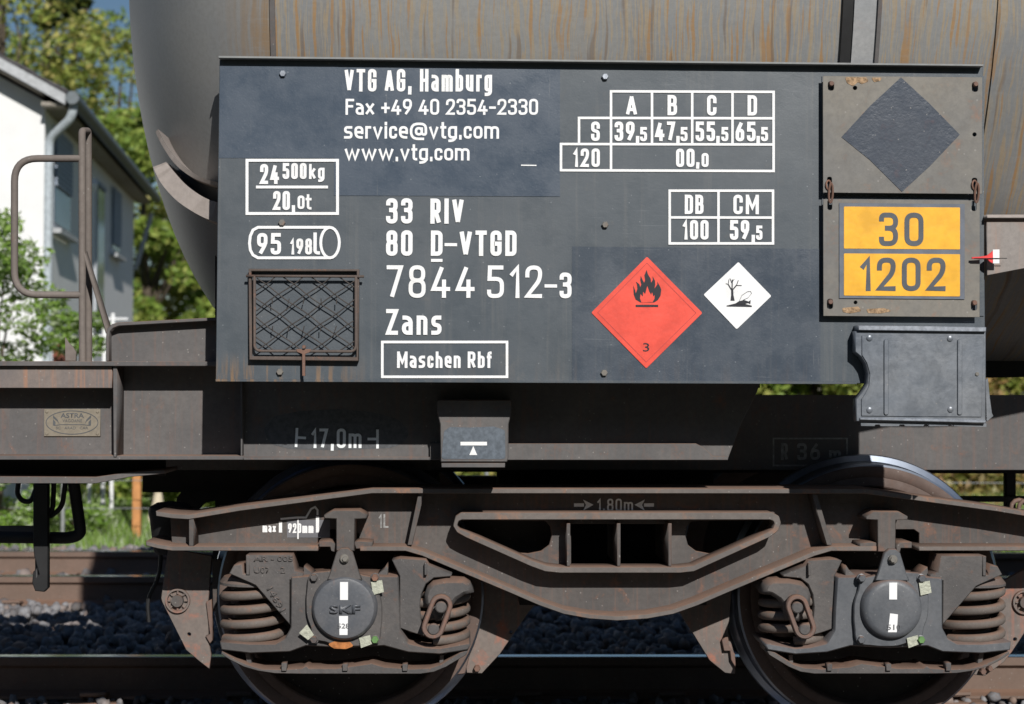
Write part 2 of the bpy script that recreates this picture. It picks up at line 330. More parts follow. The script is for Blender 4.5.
# ------------------------------------------------------------ lettering (narrow stencil strokes)
r = .22
GL = {
 '0': (.44, [(1, [(0,0,r),(1,0,r),(1,1,r),(0,1,r)])]),
 '1': (.27, [(0, [(0,.74),(1,1),(1,0)])]),
 '2': (.44, [(0, [(0,.72),(0,1,r),(1,1,r),(1,.58,.12),(0,0),(1,0)])]),
 '3': (.44, [(0, [(0,.86),(0,1,.2),(1,1,r),(1,.54,.14),(.42,.54)]), (0, [(.42,.54),(1,.54,.16),(1,0,r),(0,0,r),(0,.15)])]),
 '4': (.48, [(0, [(.55,.97),(0,.24),(1,.24)]), (0, [(.72,.5),(.72,0)])]),
 '5': (.44, [(0, [(.95,1),(.06,1),(.03,.6),(1,.6,r),(1,0,r),(0,0,r),(0,.15)])]),
 '6': (.44, [(1, [(0,0,r),(1,0,r),(1,.57,r),(0,.57,r)]), (0, [(.72,1),(0,.5,.2),(0,.25)])]),
 '7': (.42, [(0, [(0,1),(1,1),(.3,0)])]),
 '8': (.44, [(1, [(0,0,r),(1,0,r),(1,.54,r),(0,.54,r)]), (1, [(.04,.54,.2),(.96,.54,.2),(.96,1,.2),(.04,1,.2)])]),
 '9': (.44, [(1, [(0,1,r),(1,1,r),(1,.43,r),(0,.43,r)]), (0, [(.28,0),(1,.5,.2),(1,.75)])]),
 ',': (.16, [(0, [(.7,.1),(.2,-.16)])]), '.': (.17, [(0, [(.5,-.07),(.5,.08)])]),
 '-': (.34, [(0, [(0,.44),(1,.44)])]), '+': (.42, [(0, [(0,.42),(1,.42)]), (0, [(.5,.72),(.5,.12)])]), ' ': (.16, []),
 'A': (.5, [(0, [(0,0),(.48,.97)]), (0, [(1,0),(.52,.97)]), (0, [(.2,.24),(.8,.24)])]),
 'B': (.46, [(1, [(0,0),(1,0,r),(1,.53,r),(0,.53)]), (1, [(0,.53),(.93,.53,.2),(.93,1,.2),(0,1)])]),
 'C': (.44, [(0, [(1,.72),(1,1,r),(0,1,r),(0,0,r),(1,0,r),(1,.28)])]),
 'D': (.46, [(1, [(0,0),(1,0,.24),(1,1,.24),(0,1)])]),
 'F': (.42, [(0, [(0,0),(0,1),(1,1)]), (0, [(0,.54),(.85,.54)])]),
 'G': (.46, [(0, [(1,.74),(1,1,r),(0,1,r),(0,0,r),(1,0,r),(1,.48),(.55,.48)])]),
 'H': (.46, [(0, [(0,0),(0,1)]), (0, [(1,0),(1,1)]), (0, [(0,.5),(1,.5)])]),
 'I': (.17, [(0, [(.5,0),(.5,1)])]),
 'K': (.46, [(0, [(0,0),(0,1)]), (0, [(.95,1),(.05,.42)]), (0, [(.3,.58),(1,0)])]),
 'L': (.42, [(0, [(0,1),(0,0),(1,0)])]),
 'M': (.6, [(0, [(0,0),(0,1)]), (0, [(1,0),(1,1)]), (0, [(.03,.97),(.5,.3),(.97,.97)])]),
 'N': (.5, [(0, [(0,0),(0,1)]), (0, [(1,0),(1,1)]), (0, [(.03,.96),(.97,.04)])]),
 'R': (.46, [(0, [(0,0),(0,1)]), (1, [(0,.46),(.95,.46,.2),(.95,1,.2),(0,1)]), (0, [(.5,.46),(1,0)])]),
 'S': (.44, [(0, [(1,.76),(1,1,r),(0,1,r),(0,.54,.2),(1,.5,.2),(1,0,r),(0,0,r),(0,.24)])]),
 'T': (.46, [(0, [(0,1),(1,1)]), (0, [(.5,1),(.5,0)])]),
 'U': (.44, [(0, [(0,1),(0,0,r),(1,0,r),(1,1)])]),
 'V': (.5, [(0, [(0,1),(.48,.03)]), (0, [(1,1),(.52,.03)])]),
 'Z': (.44, [(0, [(0,1),(1,1),(0,0),(1,0)])]),
 'a': (.40, [(0, [(.08,.7),(1,.7,.2),(1,0)]), (0, [(1,.4),(0,.4,.15),(0,0,.15),(1,0)])]),
 'b': (.40, [(0, [(0,1),(0,0)]), (1, [(0,0),(1,0,.2),(1,.7,.2),(0,.7)])]),
 'c': (.36, [(0, [(1,.55),(1,.7,.2),(0,.7,.2),(0,0,.2),(1,0,.2),(1,.16)])]),
 'e': (.40, [(0, [(1,.32),(1,.7,.2),(0,.7,.2),(0,0,.2),(.9,0)]), (0, [(.15,.36),(.95,.36)])]),
 'f': (.28, [(0, [(1,1),(.35,1,.16),(.35,0)]), (0, [(0,.7),(1,.7)])]),
 'g': (.40, [(1, [(1,0),(0,0,.2),(0,.7,.2),(1,.7)]), (0, [(1,.4),(1,-.24,.18),(.06,-.24)])]),
 'h': (.40, [(0, [(0,1),(0,0)]), (0, [(0,.7),(1,.7,.2),(1,0)])]),
 'k': (.42, [(0, [(0,0),(0,1)]), (0, [(.95,.7),(.05,.26)]), (0, [(.35,.4),(1,0)])]),
 'l': (.20, [(0, [(.2,1),(.2,0,.1),(1,0)])]),
 'm': (.62, [(0, [(0,0),(0,.7),(.5,.7,.16),(.5,0)]), (0, [(.5,.5),(.5,.7,.12),(1,.7,.16),(1,0)])]),
 'n': (.40, [(0, [(0,0),(0,.7),(1,.7,.2),(1,0)])]),
 'o': (.40, [(1, [(0,0,.2),(1,0,.2),(1,.7,.2),(0,.7,.2)])]),
 'r': (.28, [(0, [(0,0),(0,.7),(1,.7)])]),
 's': (.38, [(0, [(.95,.7),(0,.7,.14),(0,.37,.14),(1,.34,.14),(1,0,.14),(0,0,.05)])]),
 't': (.28, [(0, [(.35,.98),(.35,0,.12),(1,0)]), (0, [(0,.7),(1,.7)])]),
 'u': (.40, [(0, [(0,.7),(0,0,.2),(1,0)]), (0, [(1,.7),(1,0)])]),
 'i': (.165, [(0, [(.5,0),(.5,.7)]), (0, [(.5,.93),(.5,1.0)])]),
 'v': (.42, [(0, [(0,.7),(.5,-.02),(1,.7)])]), 'w': (.64, [(0, [(0,.7),(.26,0),(.5,.66),(.74,0),(1,.7)])]),
 '@': (.72, [(0, [(.72,.62),(.72,.22,.08),(1,.2,.08),(1,.95,.3),(0,.95,.3),(0,-.1,.3),(.8,-.1,.1)]), (1, [(.34,.22,.16),(.72,.22,.16),(.72,.64,.16),(.34,.64,.16)])]),
 'x': (.44, [(0, [(0,0),(1,.7)]), (0, [(0,.7),(1,0)])]),
}
def fil_open(pts, closed):
    if closed: return fillet(pts, 0, 6)
    q = fillet(pts, 0, 6) if len(pts) > 2 else None
    if q is None: return [tuple(p[:2]) for p in pts]
    out = [tuple(pts[0][:2])]; N = len(pts)
    for i in range(1, N-1):
        p = pts[i]; rr = p[2] if len(p) > 2 else 0; a = Vector(pts[i-1][:2]); b = Vector(p[:2]); c = Vector(pts[i+1][:2]); u = a-b; v = c-b
        if rr <= 0: out.append(tuple(b)); continue
        d = min(rr, u.length*(.49 if i > 1 else .95), v.length*(.49 if i < N-2 else .95)); p0 = b+u.normalized()*d; p1 = b+v.normalized()*d
        for k in range(7): t = k/6; out.append(tuple(p0*(1-t)**2+b*2*t*(1-t)+p1*t*t))
    out.append(tuple(pts[-1][:2])); return out
def ribbon(bm, pts, hw, Y, closed=False):
    """flat stroke of half width hw along XZ points with mitred joins"""
    P_ = [Vector(p) for p in pts]; Q = [P_[0]]
    for p in P_[1:]:
        if (p-Q[-1]).length > 1e-6: Q.append(p)
    if closed and (Q[0]-Q[-1]).length < 1e-6: Q.pop()
    N = len(Q); L = []; R = []
    for i in range(N):
        a = Q[i-1] if (i > 0 or closed) else None; c = Q[(i+1) % N] if (i < N-1 or closed) else None; b = Q[i]
        d1 = (b-a).normalized() if a is not None else (c-b).normalized(); d2 = (c-b).normalized() if c is not None else d1
        n1 = Vector((-d1.y, d1.x)); n2 = Vector((-d2.y, d2.x)); m = (n1+n2)
        if m.length < 1e-6: m = n1.copy()
        m.normalize(); k = min(1/max(m.dot(n1), .35), 1.9)
        L.append(bm.verts.new((b.x+m.x*hw*k, Y, b.y+m.y*hw*k))); R.append(bm.verts.new((b.x-m.x*hw*k, Y, b.y-m.y*hw*k)))
    for i in range(N if closed else N-1):
        j = (i+1) % N
        try: bm.faces.new((L[i], L[j], R[j], R[i]))
        except ValueError: pass
def din(bm, text, x0, yt, x1, yb, Y, t=.165, gap=.13, skewbase=None):
    """text drawn in px box x0..x1 / cap top yt .. baseline yb on plane Y"""
    X0, Z0 = P(x0, yb, Y); X1, Z1 = P(x1, yb, Y); _, ZT = P(x0, yt, Y); H = ZT-Z0
    nn = sum(1 for c in text if c != ' '); W_ = (X1-X0)/H
    kx = (W_-nn*t)/(sum(GL[c][0]-(t if c != ' ' else 0) for c in text)+gap*(len(text)-1)); cx = 0; n = 0; rk = max(1, kx*1.25)
    for ch in text:
        wd, paths = GL[ch]
        for cl, pts in paths:
            pp = fil_open([(p[0]*(wd-t)*kx, p[1]*(1-t), *(q*rk for q in p[2:])) for p in pts], cl)
            if not cl:
                for e, f_ in ((0, 1), (-1, -2)):
                    a_, b_ = Vector(pp[e]), Vector(pp[f_]); d_ = (a_-b_).normalized()*t/2*(1 if min(abs((a_-b_).x), abs((a_-b_).y)) < .02 else .5); pp[e] = tuple(a_+d_)
            ribbon(bm, [(X0+(cx+t/2+x)*H, Z0+(Z1-Z0)*(cx/W_)+(t/2+y)*H) for x, y in pp], t*H/2, Y-.0002-.00022*(n % 5), cl); n += 1
        cx += (wd*kx if ch == ' ' else t+(wd-t)*kx)+gap*kx
def pxline(bm, pts, wpx, Y, closed=False, lift=0):
    s = FPX/(Y-CAM.y); ribbon(bm, [P(x, y, Y) for x, y in pts], wpx/2/s, Y-lift, closed)
def pxpoly(bm, pts, Y):
    from mathutils.geometry import tessellate_polygon
    q = [Vector((P(x, y, Y)[0], P(x, y, Y)[1], 0)) for x, y in pts]; v = [bm.verts.new((p.x, Y, p.y)) for p in q]
    for t in tessellate_polygon([q]): bm.faces.new([v[i] for i in t])
def lett(name, bm, m, parent):
    bmesh.ops.recalc_face_normals(bm, faces=bm.faces)
    me = bpy.data.meshes.new(name); bm.to_mesh(me); bm.free(); return link(name, me, m, parent)
def ftext(name, s, x0, yt, x1, yb, Y, m, parent, off=0., ink=None):
    """wide sans lettering from the built-in font, fitted to a px box (yt..yb = extent of the glyphs' ink)"""
    cu = bpy.data.curves.new('tmp', 'FONT'); cu.body = s; cu.offset = off; cu.resolution_u = 3
    o = bpy.data.objects.new('tmp', cu); me = bpy.data.meshes.new_from_object(o); bpy.data.objects.remove(o)
    co = np.array([v.co[:] for v in me.vertices]); lo = co.min(0); hi = co.max(0)
    X0, Z0 = P(x0, yb, Y); X1, Z1 = P(x1, yb, Y); _, ZT = P(x0, yt, Y)
    for v in me.vertices:
        u = (v.co.x-lo[0])/(hi[0]-lo[0]); k = (v.co.y-lo[1])/(hi[1]-lo[1]); v.co = (X0+(X1-X0)*u, Y, Z0+(Z1-Z0)*u+(ZT-Z0)*k)
    me.name = name; me.materials.clear(); me.update(); return link(name, me, m, parent)

# ============================================================ GROUND AND TRACKS
gm, nt_, gb = mat('ground_soil'); g = G(nt_)
c = g.mix(g.ramp(g.noise(.5, 4), .4, .6), (.06, .08, .025), (.11, .085, .055)); c = g.mix(g.ramp(g.noise(9, 4), .4, .7), c, (.13, .11, .07))
g.L(c, gb.inputs['Base Color']); gb.inputs['Roughness'].default_value = .95; g.bump(g.noise(14, 4), gb, .6, .03)
bm = bmesh.new()
for i in range(40):
    for j in range(40): pass
xs = [-400, -60, -20, -12]+[-12+i for i in range(1, 25)]+[20, 60, 400]; ys = [-400, -30, 8.3, 8.8, 10, 12, 14, 16, 20, 24, 30, 60, 400]
vv = [[bm.verts.new((x, y, -.36 if y <= 8.3 else -.30+(.0 if y < 12 else .05*math.sin(x*1.3+y)))) for x in xs] for y in ys]
for i in range(len(ys)-1):
    for j in range(len(xs)-1): bm.faces.new((vv[i][j], vv[i][j+1], vv[i+1][j+1], vv[i+1][j]))
tag(bm_mesh('ground', bm, gm, None, True), 'bare soil and grass ground on both sides of the tracks', kind='structure')
BAL = plain('ballast_bed', (.06, .057, .057), .95, var=.4, scale=14, bump=.8)
bm = bmesh.new()
prof = [(-3.4, -.34), (-2.4, -.215), (8.0, -.215), (8.9, -.36)]
vv = [[bm.verts.new((x, y, z)) for x in (-40, 40)] for y, z in prof]
for a, b in zip(vv, vv[1:]): bm.faces.new((a[0], a[1], b[1], b[0]))
tag(bm_mesh('ballast_bed', bm, BAL, None), 'grey ballast bed under both railway tracks', kind='structure')
# ballast stones (uncountable)
def stones(name, N, xr, yr, z0, sz, m, label):
    phi = (1+5**.5)/2
    V = np.array([(-1, phi, 0), (1, phi, 0), (-1, -phi, 0), (1, -phi, 0), (0, -1, phi), (0, 1, phi), (0, -1, -phi), (0, 1, -phi), (phi, 0, -1), (phi, 0, 1), (-phi, 0, -1), (-phi, 0, 1)])/1.9
    F = np.array([(0, 11, 5), (0, 5, 1), (0, 1, 7), (0, 7, 10), (0, 10, 11), (1, 5, 9), (5, 11, 4), (11, 10, 2), (10, 7, 6), (7, 1, 8), (3, 9, 4), (3, 4, 2), (3, 2, 6), (3, 6, 8), (3, 8, 9), (4, 9, 5), (2, 4, 11), (6, 2, 10), (8, 6, 7), (9, 8, 1)])
    c = np.stack([RNG.uniform(*xr, N), RNG.uniform(*yr, N), z0+RNG.uniform(-.01, .03, N)], 1)
    sc = RNG.uniform(*sz, N)[:, None]*RNG.uniform(.6, 1.25, (N, 3))
    a = RNG.uniform(0, 6.28, N); ca, sa = np.cos(a), np.sin(a)
    W = V[None]*RNG.uniform(.72, 1.2, (N, 12, 1))*sc[:, None]
    X = W[..., 0]*ca[:, None]-W[..., 1]*sa[:, None]; Yv = W[..., 0]*sa[:, None]+W[..., 1]*ca[:, None]
    W = np.stack([X, Yv, W[..., 2]], -1)+c[:, None]
    fast(name, W.reshape(-1, 3), (F[None]+12*np.arange(N)[:, None, None]).reshape(-1, 3), m, label)
def fast(name, V, F, m, label=None, parent=None, kind='stuff'):
    me = bpy.data.meshes.new(name); nv = len(V); nf, k = F.shape
    me.vertices.add(nv); me.vertices.foreach_set('co', V.astype(np.float32).ravel())
    me.loops.add(nf*k); me.loops.foreach_set('vertex_index', F.astype(np.int32).ravel())
    me.polygons.add(nf); me.polygons.foreach_set('loop_start', np.arange(0, nf*k, k, dtype=np.int32)); me.polygons.foreach_set('loop_total', np.full(nf, k, dtype=np.int32))
    me.update(calc_edges=True); o = link(name, me, m, parent)
    tag(o, label, None, None, kind); return o
stm, nt_, sb_ = mat('ballast_stone'); g = G(nt_); geo = g.n('NewGeometry'); cr = g.n('ValToRGB'); g.L(geo.outputs['Random Per Island'], cr.inputs[0])
for i, (p_, c_) in enumerate(((0, (.10, .095, .095)), (.35, (.17, .175, .19)), (.7, (.28, .285, .30)), (1, (.26, .18, .14)))):
    e = cr.color_ramp.elements[i] if i < 2 else cr.color_ramp.elements.new(p_); e.position = p_; e.color = (*c_, 1)
g.L(g.mix(g.ramp(g.noise(60, 3), .3, .7, 0, .5), cr.outputs[0], (.14, .10, .08)), sb_.inputs['Base Color']); sb_.inputs['Roughness'].default_value = .9
stones('ballast_stones', 15000, (-4.3, 4.3), (1.95, 8.2), -.185, (.022, .05), stm, 'loose grey and brown ballast stones between the rails and tracks')
stones('ballast_stones', 5000, (-3, 3.2), (-.6, 1.85), -.195, (.012, .028), stm, 'loose ballast stones under the wagon within the near track')

def rail(Y, label):
    t = thing('rail', label, 'rail', (0, Y, -.172), 'steel rails of the two tracks')
    h = [(-.036, 0), (.036, 0), (.036, -.034), (.009, -.05), (.009, -.142), (.035, -.152), (.075, -.16), (.075, -.172), (-.075, -.172), (-.075, -.16), (-.035, -.152), (-.009, -.142), (-.009, -.05), (-.036, -.034)]
    bm = bmesh.new(); x0, x1 = -30, 30
    A = [bm.verts.new((x0, Y+y, z)) for y, z in h]; B = [bm.verts.new((x1, Y+y, z)) for y, z in h]
    for i in range(len(h)): j = (i+1) % len(h); bm.faces.new((A[i], A[j], B[j], B[i]))
    bm.faces.new(A); bm.faces.new(B[::-1])
    bm_mesh('rail_body', bm, RAILSIDE, t)
    box('running_surface', (x0, Y-.031, -.001), (x1, Y+.031, .0035), RAILTOP, t, .0015)
    return t
rail(.37, 'near rail under the wheels in front of the bogie')
rail(1.87, 'shiny far rail of the near track, seen under the bogie')
rail(4.87, 'near rail of the second track behind the wagon')
rail(6.37, 'far rail of the second track, sunlit at the left edge')
SLP = plain('sleeper_concrete', (.27, .24, .21), .9, var=.2, scale=30, bump=.5)
def sleeper(x, yc, lab, grp):
    t = thing('sleeper', lab, 'sleeper', (x, yc, -.36), grp)
    bm = bmesh.new(); bx(bm, (x-.13, yc-1.3, -.36), (x+.13, yc+1.3, -.181)); bmesh.ops.bevel(bm, geom=bm.edges[:], offset=.02, segments=1, affect='EDGES')
    bm_mesh('sleeper_body', bm, SLP, t)
    for ry in (yc-.75, yc+.75):
        for s in (-1, 1):
            tube('rail_clip', [(x-.05, ry+s*.085, -.165), (x-.05, ry+s*.13, -.14), (x+.05, ry+s*.13, -.14), (x+.05, ry+s*.07, -.15)], .011, RAILSIDE, t, 6)
        box('base_plate', (x-.12, ry-.16, -.185), (x+.12, ry+.16, -.174), RAILSIDE, t, .003)
for i in range(12): sleeper(-3.35+i*.62, 5.62, 'concrete sleeper of the second track under the two brown rails', 'sleepers of the second track')
for i in range(8): sleeper(-2.2+i*.62, 1.12, 'concrete sleeper of the near track in the shade of the wagon', 'sleepers of the near track')

# ============================================================ BACKGROUND
def leaves(name, clumps, N, size, m, parent, flat=.6):
    """clumps: (cx,cy,cz,rx,ry,rz); small pointed leaf faces spread through the clumps"""
    w_ = np.array([c[3]*c[4]*c[5] for c in clumps])**.7; w_ /= w_.sum(); idx = RNG.choice(len(clumps), N, p=w_); C = np.array(clumps)[idx]
    d = RNG.normal(size=(N, 3)); d /= np.linalg.norm(d, axis=1)[:, None]; rr = RNG.uniform(.35, 1.05, N)**.6
    c = C[:, :3]+d*rr[:, None]*C[:, 3:]
    u = RNG.normal(size=(N, 3)); u[:, 2] *= flat; u /= np.linalg.norm(u, axis=1)[:, None]
    v = np.cross(u, RNG.normal(size=(N, 3))); v /= np.linalg.norm(v, axis=1)[:, None]
    s = (size*RNG.uniform(.6, 1.4, N))[:, None]
    V = np.stack([c-u*s, c+v*s*.5-u*s*.1, c+u*s, c-v*s*.5-u*s*.1], 1).reshape(-1, 3)
    F = np.arange(4*N).reshape(-1, 4); o = fast(name, V, F, m, None, parent); return o
def tree(x, y, h, rad, zc, N, size, m, label, cat='tree', nb=26, name='tree', seed=1, group=None, low=0.):
    rd = random.Random(seed); t = thing(name, label, cat, (x, y, -.3), group)
    cl = []; tips = []
    for k in range(nb):
        a = rd.uniform(0, 6.283); q = rd.uniform(.15, 1)**.6; z = zc+rd.uniform(-1, 1)*(h-zc)*.95
        z = max(z, low); sh = math.sqrt(max(.08, 1-((z-zc)/(h-zc+.01))**2))
        p = (x+math.cos(a)*q*rad*sh, y+math.sin(a)*q*rad*sh, z); s = rad*rd.uniform(.2, .36)
        cl.append((*p, s*1.15, s*1.15, s*.75)); tips.append(p)
    leaves('crown', cl, N, size, m, t)
    bm = bmesh.new(); n = 8
    tube_bm(bm, [(x, y, -.35), (x+.1, y, h*.3), (x-.05*rad, y, h*.6), (x, y, h*.9)], [.045*rad*2, .035*rad*2, .02*rad*2, .01*rad], 10)
    bm_mesh('trunk', bm, BARK, t, True)
    for p in tips[:12]:
        z0 = max(.1, p[2]*.6); bmb = bmesh.new(); tube_bm(bmb, [(x, y, z0*.8), ((x+p[0])/2, (y+p[1])/2, (z0+p[2])/2), p], [.018*rad*1.6, .01*rad*1.6, .004*rad], 6); bm_mesh('branch', bmb, BARK, t, True)
    return t
tree(-10.6, 33, 12.5, 2.6, 8.2, 6500, .10, LEAFY, 'tall yellow green tree rising behind the house roof at the far left', nb=30, seed=3)
tree(-11.2, 40, 15, 3.4, 8.5, 4500, .11, LEAFG, 'loose green tree behind the roof, its branches open to the sky', nb=26, seed=9)
tree(-9.6, 34, 14, .75, 11.0, 3500, .10, LEAFD, 'narrow dark green tree top in front of the sky above the house', nb=14, seed=5, low=9.6)
tree(-8.3, 35, 9.6, 2.2, 6.0, 8000, .085, LEAFY, 'yellow green tree with thin top between roof and tank end', nb=34, seed=8, low=1)
tree(-6.9, 31, 7.2, 1.9, 3.9, 22000, .10, LEAFG, 'dense green tree right of the house beside the tank end', nb=44, seed=11, low=.6)
tree(-5.6, 36, 6.4, 2.2, 3.0, 12000, .11, LEAFY, 'low yellow green tree partly hidden by the tank end', nb=30, seed=12, low=.5)
tree(-4.2, 9.6, 2.7, .62, 1.1, 8000, .032, LEAFB, 'bright green garden bush in front of the white gable', 'bush', nb=44, name='bush', seed=21, low=-.1)
tree(-3.75, 10.6, 1.9, .5, .8, 4500, .034, LEAFB, 'smaller bright green bush behind the handrail post', 'bush', nb=30, name='bush', seed=22, low=-.1)
tree(-4.75, 10.4, 2.9, .6, 1.1, 6000, .034, LEAFB, 'green garden bush at the left edge of the picture', 'bush', nb=34, name='bush', seed=27, low=-.1)
tree(-2.9, 13.2, .25, .95, .1, 5000, .05, LEAFG, 'low green shrub seen under the wagon frame at the left', 'shrub', nb=30, name='shrub', seed=23, low=-.2)
tree(-5.4, 15.2, .6, 1.3, .2, 5000, .055, LEAFG, 'low green shrub behind the grey track-side path', 'shrub', nb=30, name='shrub', seed=24, low=-.2)
HL = ['hedge bush hidden behind the left wheel and end plate', 'hedge bush seen through the gap right of the brake lever', 'yellowing hedge bush behind the left axle box', 'hedge bush behind the triangle marked box', 'hedge bush behind the bogie centre', 'yellow autumn hedge bush behind the board, left of its lower gap', 'green hedge bush seen in the gap under the board right of the red placard', 'green hedge bush behind the zinc document box', 'yellowing hedge bush at the right edge between tank and beam']
for i in range(9):
    xx = -2+i*1.35; tree(xx, 17+random.uniform(-.5, .8), 1.85, 1.15, .7, 9000, .07, LEAFA if i in (2, 6) else (LEAFY if i % 2 else LEAFG), HL[i], 'bush', nb=70, name='hedge_bush', seed=40+i, group='hedge bushes beyond the second track', low=0.)
# added unseen trees behind the viewpoint, put there to cut low sky light
cl = [(random.uniform(-45, 45), random.uniform(-36, -31), random.uniform(0, 12), 2.6, 1.6, 2.1) for k in range(260)]
o = leaves('added_trees', cl, 26000, .6, LEAFD, None); tag(o, 'added dark trees out of view behind the camera, blocking low sky light')
# leaf litter and grass
def blades(name, N, xr, yr, h, m, label, z=-.30):
    x = RNG.uniform(*xr, N); y = RNG.uniform(*yr, N); a = RNG.uniform(0, 3.14, N); H = h*RNG.uniform(.4, 1.3, N); w_ = .006+.006*RNG.random(N)
    dx, dy = np.cos(a)*w_, np.sin(a)*w_; lx, ly = RNG.normal(0, .3, N)*H, RNG.normal(0, .3, N)*H
    V = np.stack([np.stack([x-dx, y-dy, np.full(N, z)], 1), np.stack([x+dx, y+dy, np.full(N, z)], 1), np.stack([x+lx, y+ly, z+H], 1)], 1).reshape(-1, 3)
    fast(name, V, np.arange(3*N).reshape(-1, 3), m, label)
blades('grass', 60000, (-6, 8), (9.0, 17), .13, LEAFB, 'short sunlit grass beyond the second track')
def litter(N, xr, yr, m, label):
    c = np.stack([RNG.uniform(*xr, N), RNG.uniform(*yr, N), np.full(N, -.27)+RNG.uniform(0, .1, N)], 1)
    u = RNG.normal(size=(N, 3)); u /= np.linalg.norm(u, axis=1)[:, None]; v = np.cross(u, RNG.normal(size=(N, 3))); v /= np.linalg.norm(v, axis=1)[:, None]; s = .05
    V = np.stack([c-u*s, c+v*s*.6, c+u*s, c-v*s*.6], 1).reshape(-1, 3); fast('fallen_leaves', V, np.arange(4*N).reshape(-1, 4), m, label)
litter(9000, (2.5, 11), (13, 24), LEAFA, 'yellow and brown fallen leaves on the bank beyond the tracks')
pathm = plain('asphalt_path', (.19, .185, .18), .9, var=.1)
bm = bmesh.new()
vs = [bm.verts.new(p) for p in ((-30, 15.6, -.245), (30, 15.6, -.245), (30, 16.9, -.245), (-30, 16.9, -.245), (-30, 15.6, -.34), (30, 15.6, -.34), (30, 16.9, -.34), (-30, 16.9, -.34))]
for f in ((0, 1, 2, 3), (4, 5, 1, 0), (5, 6, 2, 1), (6, 7, 3, 2)): bm.faces.new([vs[i] for i in f])
tag(bm_mesh('path', bm, pathm, None), 'narrow grey path beyond the tracks', kind='structure')
# fence with posts and wires
ORW = plain('orange_wood', (.55, .25, .09), .7, var=.15); GREYM = plain('fence_wire', (.35, .36, .36), .5, .5)
x, _ = P(137, 500, 10.5); box('marker_post', (x-.038, 10.46, -.35), (x+.038, 10.54, 1.25), ORW, None, .006); tag(bpy.context.scene.collection.objects[-1], 'orange wooden post standing in the grass behind the wagon', 'post')
fen = thing('wire_fence', 'thin wire fence running through the grass beyond the second track', 'fence', (-4, 9.7, -.3))
for i in range(8): tube('fence_post', [(-5.5+i*1.9, 9.7, -.35), (-5.5+i*1.9, 9.7, .75)], .02, GREYM, fen, 8)
for z in (.05, .3, .55): tube('fence_wire', [(-6, 9.7, z), (8, 9.7, z)], .004, GREYM, fen, 5)
# pale funnel shaped planter seen left of the bogie
x, _ = P(158, 490, 12); lathe('planter', (x, 12, -.3), [(.16, 0), (.07, .16), (.04, .34), (.22, .58), (.24, .60), (.2, .6)], plain('cream_stone', (.55, .48, .36), .8), None, 24, 'Z'); tag(COL.objects[-1], 'cream funnel shaped planter on the grass behind the wagon', 'planter')

# ---- house
HW = plain('white_render', (.80, .80, .79), .9, var=.03, scale=3, bump=.1); ROOFM = plain('dark_roof_tile', (.075, .07, .072), .8, var=.3, scale=12, bump=.5)
SOFF = plain('soffit_boards', (.30, .27, .23), .8); GUT = plain('zinc_gutter', (.13, .15, .16), .5, .2); GLS = plain('window_glass', (.06, .085, .12), .12, 0, .2); SHUT = plain('grey_shutter', (.30, .35, .42), .7); BARGE = plain('barge_board', (.42, .43, .44), .6); WFR = plain('window_frame', (.6, .62, .65), .6)
H0x, H0y = P(43, 300, 13.4)[0], 13.4; hd = Vector((-.092, 1)).normalized(); hl = Vector((-1, -.092)).normalized()   # along the side wall / along the gable to the left
house = thing('house', 'white rendered house with dark tiled roof, eaves and shuttered side windows behind the wagon', 'house', (H0x, H0y, -.3))
def hp(s, l, z): q = Vector((H0x, H0y))+hd*s+hl*l; return (q.x, q.y, z)
def hbox(name, s0, s1, l0, l1, z0, z1, m, parent=house):
    bm = bmesh.new(); v = [bm.verts.new(hp(s, l, z)) for z in (z0, z1) for s, l in ((s0, l0), (s1, l0), (s1, l1), (s0, l1))]
    for f in ((3, 2, 1, 0), (4, 5, 6, 7), (0, 1, 5, 4), (1, 2, 6, 5), (2, 3, 7, 6), (3, 0, 4, 7)): bm.faces.new([v[i] for i in f])
    return bm_mesh(name, bm, m, parent)
SL = 9.6; EZ = 4.32; PT = .54; WID = 9.
bm = bmesh.new()   # walls with gable, 30 cm solid
pr = [(0, -.4), (0, EZ), (WID/2, EZ+WID/2*PT), (WID, EZ), (WID, -.4)]
A = [bm.verts.new(hp(0, l, z)) for l, z in pr]; B = [bm.verts.new(hp(SL, l, z)) for l, z in pr]
bm.faces.new(A); bm.faces.new(B[::-1])
for i in range(5): j = (i+1) % 5; bm.faces.new((A[i], A[j], B[j], B[i]))
bm_mesh('wall', bm, HW, house)
OV = .27; FO = .3
def roofside(sgn):
    bm = bmesh.new(); e0 = -OV if sgn > 0 else WID+OV; m_ = WID/2
    def zz(l): return EZ+.15+(min(l, WID-l))*PT
    v = []
    for s in (-FO, SL+.5):
        for dz in (0, .06): v += [bm.verts.new(hp(s, e0, zz(e0)+dz)), bm.verts.new(hp(s, m_, zz(m_)+dz))]
    for f in ((0, 1, 3, 2), (4, 6, 7, 5), (2, 3, 7, 6), (0, 4, 5, 1), (0, 2, 6, 4), (1, 5, 7, 3)): bm.faces.new([v[i] for i in f])
    return bm_mesh('roof', bm, ROOFM, house)
rf = roofside(1); roofside(-1)
